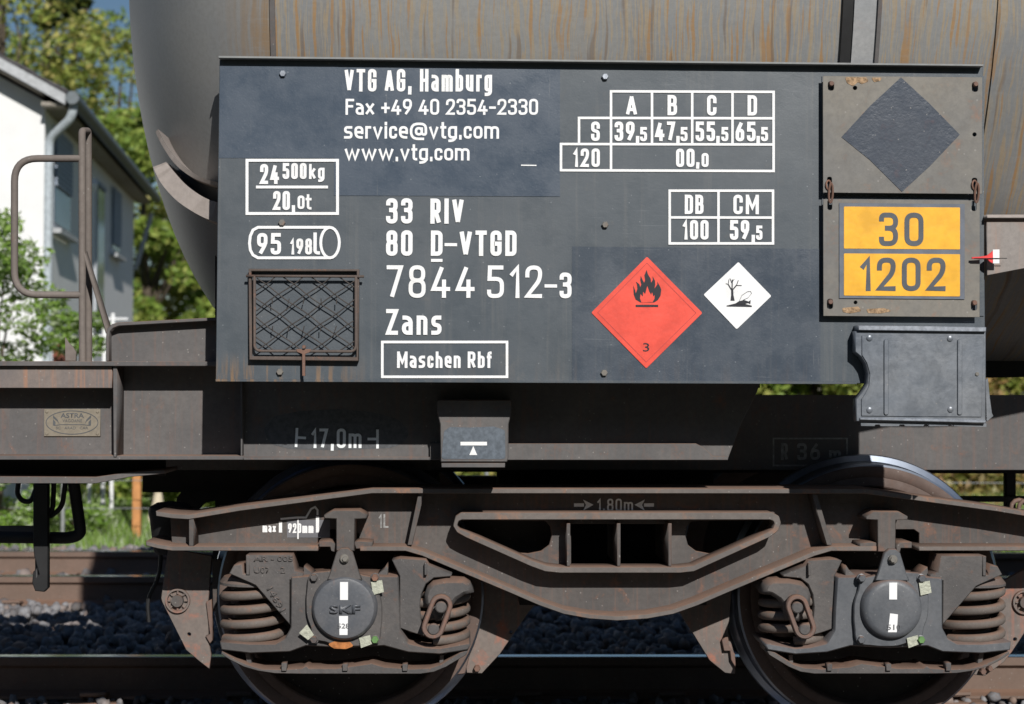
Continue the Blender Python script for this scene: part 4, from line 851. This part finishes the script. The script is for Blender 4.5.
# ---- document box hanging at the corner of the board
YD = YB-.05
notch = [(867.5, 383), (868, 374), (865.5, 364), (861, 357), (857.5, 354)]
db = plate('document_box', [(855, 331), (986, 331.5), (986, 422), (856, 421.5), (856, 399), (862, 392), (866, 386)]+notch+[(855, 352)], YD, YB-.004, GALV, wagon, .003)
plate('box_lid_edge', [(858.5, 325.2), (986.3, 327), (986.3, 331.8), (858.5, 330.3)], YD-.014, YB, GALVL, db, .002)
plate('box_front', [(862, 335.5), (984, 336), (981.5, 417), (861.5, 416), (861.5, 399), (865, 394), (869, 386), (870, 374), (867, 363), (862, 355)], YD-.004, YD, GALV, db, .003)
plate('box_bottom_seam', [(860, 417.5), (986, 420), (986, 423), (860, 420)], YD-.007, YD+.01, GALVL, db, .002)
sc_ = [(861, 422.3)]+[q for k in range(4) for q in ((873+k*24.5, 422.8), (874+k*24.5, 424.8), (877+k*24.5, 424.8), (878+k*24.5, 422.9))]+[(986.5, 423.3), (986.5, 427), (970, 426.8), (861, 425.8)]
sc_ = [(861, 422.3), (986.5, 423.3), (986.5, 427)]+[q for k in (4, 3, 2, 1) for q in ((853+k*24.5+3, 426.3), (853+k*24.5+2, 424.6), (853+k*24.5-2, 424.6), (853+k*24.5-3, 426.2))]+[(861, 426)]
plate('box_bottom_flange', sc_, YD+.01, YD+.03, GALV, db, .0005)
for x in (886.5, 960): plate('pressed_rib', [(x-2.4, 339), (x+2.4, 339), (x+2.4, 415), (x-2.4, 415)], YD-.009, YD-.003, GALV, db, .003, r=2.2)
for q in ((869.5, 338), (950, 338.5), (869.5, 410), (950.5, 409.5)): bolt(*q, YD-.004, 3, GALV, db, .004, 'rivet', False)
bolt(977, 374, YD-.004, 2, PLATEM, db, .004, 'rivet', False)
plate('box_side_arm', [(985.5, 380), (988, 378), (990, 398), (992, 413), (993.5, 416), (988, 421), (986.5, 421)], YD+.02, YD+.03, GALV, db, .001)
# ---- wire grille label holder
YG = YB-.028
HOLD = steel('holder_steel', (.10, .078, .068), (.13, .10, .085), rust=(.28, .13, .08), rust_amt=.4, scale=2, top=False)
gh = plate('label_holder', [(248.5, 268.6), (359, 269.2), (358.5, 361), (249, 360)], YG, YB-.001, HOLD, wagon, .002, holes=[[(251.5, 271), (356.5, 271.4), (356.5, 357), (251.5, 356.3)]])
plate('holder_back', [(250, 269), (358, 269), (358, 360), (250, 359)], YB-.006, YB-.0015, BOARD, gh, 0)
bm = bmesh.new(); YR = YG-.004
tube_bm(bm, [P3(246, 276, YR), P3(364, 276.5, YR)], .0042, 8)
tube_bm(bm, bend([P3(254.5, 276, YR), P3(254.5, 351, YR), P3(356, 351.5, YR), P3(356, 276, YR)], .02), .0045, 8)
bm_mesh('grille_frame', bm, HOLD, gh, True)
bm = bmesh.new(); WIRE = plain('dark_wire', (.07, .06, .055), .6, .3)
for k in range(-5, 7):
    for sgn in (1, -1):
        pts = []
        for t in np.linspace(0, 1, 60):
            y = 277+t*74; x = (255+k*28+ (t*74)*1.4) if sgn > 0 else (255+k*28+92-(t*74)*1.4+12)
            x += 1.0*math.sin(t*16); 
            if 255.5 < x < 355.5: pts.append(P3(x, y, YR+.004+sgn*.002))
        if len(pts) > 3: tube_bm(bm, pts, .0019, 5)
bm_mesh('wire_mesh', bm, WIRE, gh, True)
bm = bmesh.new()
for y in (300.5, 328):
    for k in range(5): x = 272+k*16.3+random.uniform(-1, 1); tube_bm(bm, [P3(x, y-2, YR-.003), P3(x-1.5+random.uniform(-1, 2), y+3.5, YR-.004)], .0016, 5)
bm_mesh('wire_clips', bm, WIRE, gh)
plate('latch', [(296, 349), (311, 349), (310, 352), (305.3, 354), (305.3, 376), (302, 376), (302, 354), (297, 352)], YR-.006, YR-.002, RUSTY, gh, .001)
bolt(304, 347, YR-.006, 2, RUSTY, gh, .008, 'latch_pin', False)
# seal wired to the number plate
seal = thing('security_seal', 'small red and white plastic seal wired to the right edge of the orange number plate', 'seal', P3(990, 258, YP-.02))
plate('seal_body', [(972, 257), (980, 256.6), (987, 255.5), (991, 252.5), (993, 250.5), (993, 263.5), (990, 262), (987, 259), (980, 259.2), (972, 258.8)], YP-.02, YP-.014, plain('red_plastic', (.75, .06, .06), .35), seal, .001)
plate('seal_flag', rect(993, 249.5, 999.5, 263.5), YP-.021, YP-.017, WHITE, seal, .0005)
tube('seal_wire', [P3(974, 258.5, YP-.022), P3(1007, 258.3, YP-.024)], .0012, BLACK, seal, 5)

# ============================================================ BOGIE
bogie = thing('bogie', 'brown dusty two-axle bogie with curved side frame and coil springs under the tank wagon', 'bogie', (P(618.5, 600, .12)[0], 1.12, 0))
YBF, YBW = .108, .22
XAL = P(344, 608, 0)[0]; XAR = P(893, 608, 0)[0]; XC = (XAL+XAR)/2; ZA = .46
m_ = lambda pts: pts+[(1237-x, y) for x, y in reversed(pts)]
topl = [(189, 514.5), (240, 506), (372, 488.5), (560, 488.3)]
botl = [(172, 546), (318, 546), (318, 533), (323, 529.5), (354, 529.5), (359, 534), (359, 545.5), (406, 545), (424, 550), (450, 561), (480, 574), (512, 587.5), (541, 600), (565, 608.5), (590, 613), (617, 615.5)]
outer = m_(topl)+[(1065, 546)]+[(1237-x, y) for x, y in botl[1:-1]]+[(617, 615.5)]+list(reversed(botl[:-1]))
outer[0] = (170, 517)
teard = [(457, 524), (461, 521), (470, 520), (545, 521), (550, 526), (551.5, 536), (549, 545), (541, 551), (528, 553.5), (514, 552.5), (500, 547), (462, 532)]
tear2 = [(1237-x, y) for x, y in teard]
for h in (tear2,): h.reverse()
sf = plate('side_frame', outer, YBW, YBW+.016, BOGIE, bogie, .002, holes=[fillet(teard, 2), fillet(tear2, 2), rect(571, 524, 616.5, 564), rect(620.5, 524, 668, 564)])
ftop = [(156, 511), (172, 513.5), (189, 514.5), (240, 506), (372, 488.5), (865, 488.7), (997, 506.5), (1048, 515), (1081, 512)]
plate('top_flange', strip(ftop, 5), YBF, YBW+.13, FLG, sf, .002)
bl = [(146, 541), (158, 544), (172, 546.3), (318, 546.3)]
plate('bottom_flange', strip(bl, 4.6), YBF, YBW+.13, FLG, sf, .002)
plate('bottom_flange', strip([(1237-x, y) for x, y in reversed(bl)], 4.6), YBF, YBW+.13, FLG, sf, .002)
arc = [(360, 546.3), (406, 546.3), (424, 551.5), (450, 562.5), (480, 575), (512, 588.5), (541, 601), (565, 609.5), (590, 614), (617, 616)]
arc = arc+[(1237-x, y) for x, y in reversed(arc[:-1])]
def thick_strip(pts, th):
    up_ = [Vector(p) for p in pts]; n = len(up_); lo_ = []
    for i, p in enumerate(up_):
        t = (up_[min(i+1, n-1)]-up_[max(i-1, 0)]).normalized(); lo_.append((p.x-t.y*th, p.y+t.x*th))
    return [tuple(p) for p in up_]+list(reversed(lo_))
plate('arched_flange', thick_strip(arc, 4.8), YBF, YBW+.13, FLG, sf, .002)
# lip ring round the central window
lipo = [(453, 526), (455.5, 516.5), (461, 512.5), (772, 512.3), (779, 516), (781, 523), (778, 531), (770, 537), (706, 566), (694, 571.5), (680, 573), (560, 573), (545, 571.5), (530, 566), (466, 537.5), (457, 532.5)]
lipi = [(457, 526), (458.5, 521), (462, 519.8), (770, 519.8), (773.5, 521), (774.5, 524), (773, 528.5), (767, 532.5), (704, 560.5), (693, 565.5), (680, 567), (560, 567), (547, 565.5), (532, 560.5), (470, 533), (460, 529)]
plate('window_lip', fillet(lipo, 4), YBF+.012, YBW, FLG, sf, .002, holes=[fillet(lipi, 3)])
for x in (568.5, 618.8, 670): plate('rib', rect(x-1.6, 523.5, x+1.6, 566), YBF+.025, YBW+.3, BOGIE, sf, .001)
plate('end_stiffener', [(189, 516.5), (193.5, 515.8), (193.5, 546), (189, 546)], YBF+.004, YBW, BOGIE, sf, .001)
plate('web_stiffener', [(418.5, 493.5), (424, 493.5), (412, 545), (407.5, 545)], YBF+.02, YBW, BOGIE, sf, .001)
plate('web_stiffener', [(817, 494), (812, 494), (827, 545), (832, 545)], YBF+.02, YBW, BOGIE, sf, .001)
YL_ = YBW-.0008
bm = bmesh.new(); din(bm, '1.80m', 597, 498.6, 633, 511.4, YL_, .14)
for s, x0 in ((1, 574), (-1, 654)):
    pxline(bm, [(x0, 505), (x0+s*10, 505)], 3.4, YL_-.0003); pxpoly(bm, [(x0+s*9, 499.5), (x0+s*19.5, 504.8), (x0+s*9, 510.7), (x0+s*12, 505)] if s > 0 else [(x0-9, 510.7), (x0-12, 505), (x0-9, 499.5), (x0-19.5, 504.8)], YL_-.0008)
lett('lettering', bm, GREYP, sf)
plate('paint_patch', rect(287, 520, 330, 537.5), YL_, YBW-.0001, plain('grey_patch', (.15, .15, .165), .6), sf, 0)
bm = bmesh.new(); din(bm, 'max', 262.5, 523.5, 276, 532.3, YL_-.001, .19); din(bm, '920mm', 288, 523.3, 313.5, 533, YL_-.001, .17)
pxline(bm, [(280.5, 521.5), (280.5, 532.5)], 3.2, YL_-.001); pxline(bm, [(317.5, 516), (317.5, 532.5)], 3.2, YL_-.001); pxline(bm, [(298, 519), (298, 539)], 1.3, YL_-.0022)
lett('lettering', bm, WHITE, sf)
bm = bmesh.new(); pxline(bm, [(280.5, 519), (297, 517.5), (306, 517.5), (311, 509), (315, 507), (317.5, 510), (317.5, 515)], 2, YL_-.0014); lett('lettering', bm, GREYP, sf); bm = bmesh.new(); din(bm, '1L', 378.5, 514, 388.5, 527.8, YL_, .13); lett('lettering', bm, DULL, sf)
# far side frame, bolster and axles of the bogie
bm = bmesh.new(); bx(bm, (XC-.32, .85, .44), (XC+.32, 1.98, .80)); bx(bm, (XC-.32, YBW+.02, .44), (XC+.32, .85, .47)); bx(bm, (XC-.32, YBW+.02, .78), (XC+.32, .85, .80)); bm_mesh('bolster', bm, DARKP, bogie)
fo = [(XC-1.4, .62), (XC-.8, .78), (XC+.8, .78), (XC+1.4, .62), (XC+1.4, .52), (XC+.8, .6), (XC+.25, .42), (XC-.25, .42), (XC-.8, .6), (XC-1.4, .52)]
plateW('far_side_frame', [fo], 1.98, 2.06, BOGD, bogie)
TYRE = steel('tyre_side', (.115, .082, .07), (.15, .105, .088), rust_amt=.2, top=False); 
DISC = steel('wheel_disc_shaded', (.030, .026, .024), (.045, .036, .032), rust_amt=.1, top=False)  # near-black disc colour carries the shade under the wagon
for X in (XAL, XAR):
    for yo, d in ((.325, 1), (1.915, -1)):
        c0 = (X, yo, ZA); pr = [(.18, .03), (.2, 0), (.37, .035), (.385, .0), (.442, -.0), (.455, .004)]
        wl = lathe('wheel', c0, [(r_, h*d) for r_, h in [(.09, -.02), (.13, -.02), (.17, .0), (.378, .045), (.378, .1), (.37, .07), (.15, .04), (.09, .06)]], DISC, bogie, 72)
        lathe('tyre', c0, [(r_, h*d) for r_, h in [(.372, .045), (.380, .006), (.385, .002), (.41, .003), (.414, .006), (.418, .003), (.44, .0), (.452, .004), (.452, .13), (.372, .12), (.372, .045)]], TYRE, wl, 96, cap=False)
        lathe('tread', c0, [(r_, h*d) for r_, h in [(.4521, .004), (.459, .008), (.461, .07), (.466, .088), (.486, .098), (.49, .108), (.487, .122), (.47, .13), (.452, .131)]], TREAD, wl, 96, cap=False)
    tube('axle', [(X, .1, ZA), (X, 2.14, ZA)], .08, DARKP, bogie, 20)
# ---- axle box assemblies; the right one is the left one mirrored
def helix(cx, cy, z0, z1, R_, r_, turns, name, m, parent, ph=0):
    pts = []; n = int(turns*28)
    for k in range(n+1):
        t = k/n; a = ph+t*turns*6.283; e = .0
        pts.append((cx+R_*math.cos(a), cy+R_*math.sin(a), z0+(z1-z0)*t))
    return tube(name, pts, r_, m, parent, 10)
def axle_box(right):
    global MIRX
    MIRX = XC if right else None
    X0 = XAR if right else XAL; cm = CASTB if right else CAST
    body = [(291, 577, 2), (304, 576), (318, 575), (370, 575), (384, 576), (398, 576, 3), (400, 610), (400.5, 630, 5), (408, 643, 5), (425, 647), (440, 648), (468, 643), (470.5, 645), (468, 650), (440, 654.5), (408, 652.5), (384, 646), (343, 648), (306, 646), (290, 652), (250, 653.5), (221, 650), (220, 641.5), (250, 643.5), (275, 643.5), (285, 638, 5), (290.5, 628, 5)]
    ab = plate('axle_box', fillet(body, 0), .05, .30, cm, bogie, .004)
    # cover flange with four bolt lobes
    fl_ = []
    for k in range(72):
        a = k/72*6.283; rr = 38+5.5*max(0, math.cos(2*(a-math.pi/4))**1)*abs(math.cos(2*(a-math.pi/4)))+4.5*max(0, math.cos(4*(a-math.pi/4)))**3
        fl_.append((344+rr*math.cos(a)*1.0, 608.5+rr*math.sin(a)))
    plate('cover_flange', fl_, .03, .056, cm, ab, .003)
    x, z = PM(344, 608.5, .0)
    s = 305.
    lathe('cover', (x, 0, z), [(.04, .001), (27/s, .0), (29.5/s, .002), (31.5/s, .01), (33/s, .03), (33.5/s, .056)] if not right else [(.04, .001), (24/s, 0), (27.5/s, .003), (30/s, .012), (31.5/s, .03), (32/s, .056)], COVER if not right else CASTB, ab, 64)
    br = plate('cover_bracket', [(327, 580), (330, 573), (336.5, 552, 5), (341, 548), (348, 548), (352.5, 552, 5), (359, 573), (362, 580)], .008, .03, cm, ab, .003)
    bolt(344.5, 558.5, .008, 4.6, PLATEM, br, .014, 'pin', False); bolt(345, 559, -.006, 3, PLATEM, br, .008)
    for i, q in enumerate(((314, 577.5), (375, 577.5), (314, 639.5), (375, 639.5))):
        mb = cm
        bolt(*q, .03, 4.6, mb, ab, .004, 'washer', False); bolt(*q, .026, 3.9, (GREENB if (i == 3 if not right else i == 2) else (RUSTY if (i == 1 and not right) else cm)), ab, .014)
    sgn = (lambda q: q) if not right else (lambda q: [(2*343.5+0-x_, y_) for x_, y_ in q])
    tags = [[(371, 582), (382, 580), (384, 592), (373, 595)], [(359, 638), (370, 635), (372, 644), (361, 648)]]
    if not right: tags.append([(307, 624.5), (314, 635), (308, 640), (299, 633)])
    for q in tags:
        if right: q = [(x_+.5, y_) for x_, y_ in sgn([(p[0], p[1]) for p in q])]
        plate('identity_tag', q, .022, .0245, TAGM, ab, 0)
    # white stripes
    if not right: st = [[(340, 582), (348, 582), (348, 600), (340, 600)], [(339, 616), (348, 616), (347.5, 635), (339.5, 635)]]
    else: st = [[(340, 582), (348, 582), (348, 599), (340, 599)], [(339, 614), (347, 613), (349, 632), (340, 632)]]
    for q in st: plate('white_stripe', q, -.0012, .0, WHITE, ab, 0)
    # T shaped stop above the box
    tt = plate('stop_bracket', [(324, 515), (333, 510), (359, 510), (366.5, 515), (366.5, 518.5), (355, 519), (354.5, 551), (336, 551), (336, 519), (324, 518.5)], .1, .25, BOGIE, bogie, .003)
    plate('stop_block', [(319, 541), (331, 541), (335, 544), (334.5, 552), (331, 551), (330, 547), (319, 547)], .11, .25, BOGIE, sf, .002)
    plate('stop_block', [(354, 542), (359, 541), (372, 542), (372, 548), (356, 549)], .11, .25, BOGIE, sf, .002)
    # outer pedestal with spring cap
    pd = plate('pedestal', [(229, 573.5), (234, 565), (242, 564), (243, 574), (247, 574), (247, 554.5), (292, 554.5), (295, 571), (303, 573), (303, 578), (290, 580), (290, 625), (255.5, 585.5), (250, 583)], .06, .20, CAST, bogie, .003)
    plate('cast_rib', rect(246, 555, 249.5, 575), .055, .08, CAST, pd, .002)
    x, z = PM(254, 582, .19); lathe('spring_cap', (x, .19, z), [(.10, -.008), (.114, -.004), (.114, .004), (.10, .022), (.06, .03)], CAST, pd, 40, 'Z')
    plate('horn', [(374, 577), (384, 569), (387, 564.5), (388, 577)], .09, .2, CAST, pd, .002)
    plate('horn', [(303, 577), (304, 566), (311, 572), (316, 577)], .09, .2, CAST, pd, .002)
    # springs
    for k_, (spx, z0y, z1y) in enumerate(((254, 640, 584), (437, 640, 590))):
        x, _ = PM(spx, 600, .185); z0 = PM(spx, z0y, .185)[1]; z1 = PM(spx, z1y, .185)[1]
        sp = helix(x, .185, z0+.012, z1+.008, .098, .0158, 3.9, 'coil_spring', SPRING, bogie, ph=3.6+k_)
        helix(x, .185, z0+.01, z1, .055, .011, 6, 'inner_coil', BOGD, sp)
    # inner pedestal, hood and swing link
    ip = plate('pedestal', [(392, 560), (400, 558), (426, 559.5), (429, 565), (452, 574), (451, 576.5), (434, 578), (426, 584), (421.5, 594), (420, 606), (421, 620), (424, 636), (410, 632), (399.5, 628), (399.5, 576)], .075, .25, CAST, bogie, .003)
    plate('cast_rib', rect(424.5, 563, 427, 575), .055, .08, CAST, ip, .001)
    hd_ = plate('spring_hood', [(425, 604), (424.5, 595), (427, 588), (433, 582), (446, 579.5), (464, 579.5), (470, 583.5), (474, 592.5), (465, 595), (457, 600), (451.5, 607), (450, 620), (436, 622), (430, 610)], .045, .25, CAST, ip, .012)
    lk = plate('swing_link', capsule((441, 606), (433, 628), 11.5), .0, .03, LINK, bogie, .004, holes=[capsule((441, 606), (433, 628), 6.6)])
    for q in ((441, 607), (433.5, 629)): bolt(*q, .01, 5.8, CAST, lk, .012, 'link_pin', False)
    # keep bar under the axle box
    kb = [(222, 651), (234, 659), (247, 664.5), (262, 669), (280, 669.5), (302, 668.5), (306, 666), (309, 668.5), (336, 668.5), (372, 663.5), (384, 667), (398, 668), (412, 669), (430, 668), (441, 664.5), (460, 652.5), (468, 650), (466, 655), (446, 667), (434, 672), (420, 674), (300, 674), (275, 673.5), (258, 671), (244, 667), (230, 660), (221, 654)]
    kp = plate('keep_bar', kb, .06, .22, CAST, bogie, .002)
    for x_, y0 in ((284, 663), (345, 664), (405, 664)): plate('lug', rect(x_-2.5, y0, x_+2.5, 671), .05, .09, CAST, kp, .001)
    plate('lug', [(245, 653), (250, 653), (252, 668), (248, 669)], .1, .2, CAST, kp, .001); plate('lug', [(440, 655), (444, 655), (443, 666), (439, 667)], .1, .2, CAST, kp, .001)
    MIRX = None
    return ab, pd
abL, pdL = axle_box(False); abR, pdR = axle_box(True)
# cast lettering
o = ftext('lettering', 'SKF', 329.5, 604.8, 360.5, 613.6, -.0035, COVER, abL, .03)
md = o.modifiers.new('s', 'SOLIDIFY'); md.thickness = .004; md.offset = 0
plate('rust_stain', [(327, 644), (336, 641), (350, 642), (354, 646), (346, 649), (334, 648.5)], .0285, .0297, RUSTO, abL, 0, r=2)
o = ftext('lettering', '528', 337.5, 623.5, 349.5, 628.5, -.0025, COVER, abL, .01)
o = ftext('lettering', '510', 887, 624.5, 901, 630, -.0025, COVER, abR, .01)
for tx, b4 in (('AR - 005', (253.5, 555.8, 293, 561.5)), ('U07    2', (254, 567, 285, 573.2))):
    o = ftext('lettering', tx, *b4, .0585, CAST, pdL, .02); md = o.modifiers.new('s', 'SOLIDIFY'); md.thickness = .004; md.offset = 0
o = ftext('lettering', '14691', 262, 596, 289, 603, .0585, CAST, pdL, .02); md = o.modifiers.new('s', 'SOLIDIFY'); md.thickness = .004; md.offset = 0
_x, _z = P(276, 600, .0585); o.data.transform(Matrix.Translation((_x, .0585, _z)) @ Matrix.Rotation(math.radians(60), 4, 'Y') @ Matrix.Translation((-_x, -.0585, -_z)))
# ---- brake hangers
def hanger(pts, Y, ringc=None, hole=None):
    hl_ = [circ(*hole, 1.8, 12)] if hole else []
    h = plate('brake_hanger', pts, Y, Y+.02, HANGER, bogie, .002, holes=hl_)
    if ringc:
        x, z = P(*ringc, Y); lathe('hanger_bush', (x, Y, z), [(.013, -.02), (.02, -.02), (.021, 0)], BOGIE, h, 24); lathe('pin_boss', (x, Y, z), [(.034, -.004), (.036, -.012), (.042, -.012), (.043, 0)], HANGER, h, 32, cap=False)
        for k in range(8):
            a = k/8*6.283; bm = bmesh.new(); tube_bm(bm, [(x+.024*math.cos(a), Y-.008, z+.024*math.sin(a)), (x+.034*math.cos(a), Y-.008, z+.034*math.sin(a))], .0035, 5); bm_mesh('boss_rib', bm, HANGER, h)
    return h
hanger([(168, 548), (161, 598), (162, 602), (186, 650), (200, 662), (209.5, 669), (211, 655), (208.5, 640), (208, 602), (212, 556)], .37, (178, 600.5), (189, 634.5))
plate('brake_shoe', [(206, 602), (211, 600), (212.5, 640), (210, 644), (205.5, 636), (210, 634)], .355, .395, LINK, bogie, .002)
plate('brake_shoe', [(212, 560), (222, 560), (217, 605), (213, 612)], .36, .40, BOGD, bogie, .002)
hanger([(478, 560), (548, 590), (528, 613), (500, 654), (482, 673.5), (466.7, 673), (463, 640)], .38, None, (511, 632))
plate('brake_shoe', fillet([(468, 640), (476, 641), (470, 655), (465, 674), (456, 675), (454.5, 671)], 2), .345, .385, LINK, bogie, .003)
hanger([(690, 560), (735, 560), (728, 632), (735.5, 657.6), (735, 674), (725, 673), (709.6, 660.6), (699.4, 644), (680, 613), (672, 590)], .38, None, (696, 600))
plate('brake_shoe', [(722, 640), (728, 636), (729, 646), (735, 654), (736, 668), (731, 660), (730, 651), (724, 651)], .36, .38, LINK, bogie, .002)
hanger([(955, 585), (985, 592), (1040, 560), (1046, 600), (1012, 652), (1004, 662), (985, 676), (975, 675), (968, 671), (958, 640)], .36, (1024, 602), (1015, 639.5))
bolt(982, 671, .355, 3.5, RUSTY, bogie, .02); bolt(477, 668, .375, 3.5, RUSTY, bogie, .02); bolt(989, 668, .355, 3, RUSTY, bogie, .02)
# end details
x, z = P(171, 524, .45); lathe('brake_cylinder', (x, .45, z), [(.05, -.105), (.06, -.09), (.074, .02), (.08, .045), (.075, .06), (.05, .075), (.01, .08)], BLACK, bogie, 28, 'Z')
tube('brake_hose', bend([P3(161, 551, .45), P3(160, 575, .45), P3(147, 600, .45), P3(149, 622, .45)], .1), .007, BLACK, bogie, 8)
x, z = P(1019, 508, .3); bm = bmesh.new()
for k in range(3): tube_bm(bm, [(x+.02*k+.028*math.cos(a/12*6.283), .3-.02*k, z+.028*math.sin(a/12*6.283)) for a in range(12)], .008, 6, True)
bm_mesh('brake_spring', bm, LINK, bogie, True)
plateW('head_stock', [[(P(470, 560, .3)[0], .5), (P(560, 560, .3)[0], .5), (P(560, 500, .3)[0], .8), (P(440, 500, .3)[0], .8)]], .4, .44, BOGD, bogie)
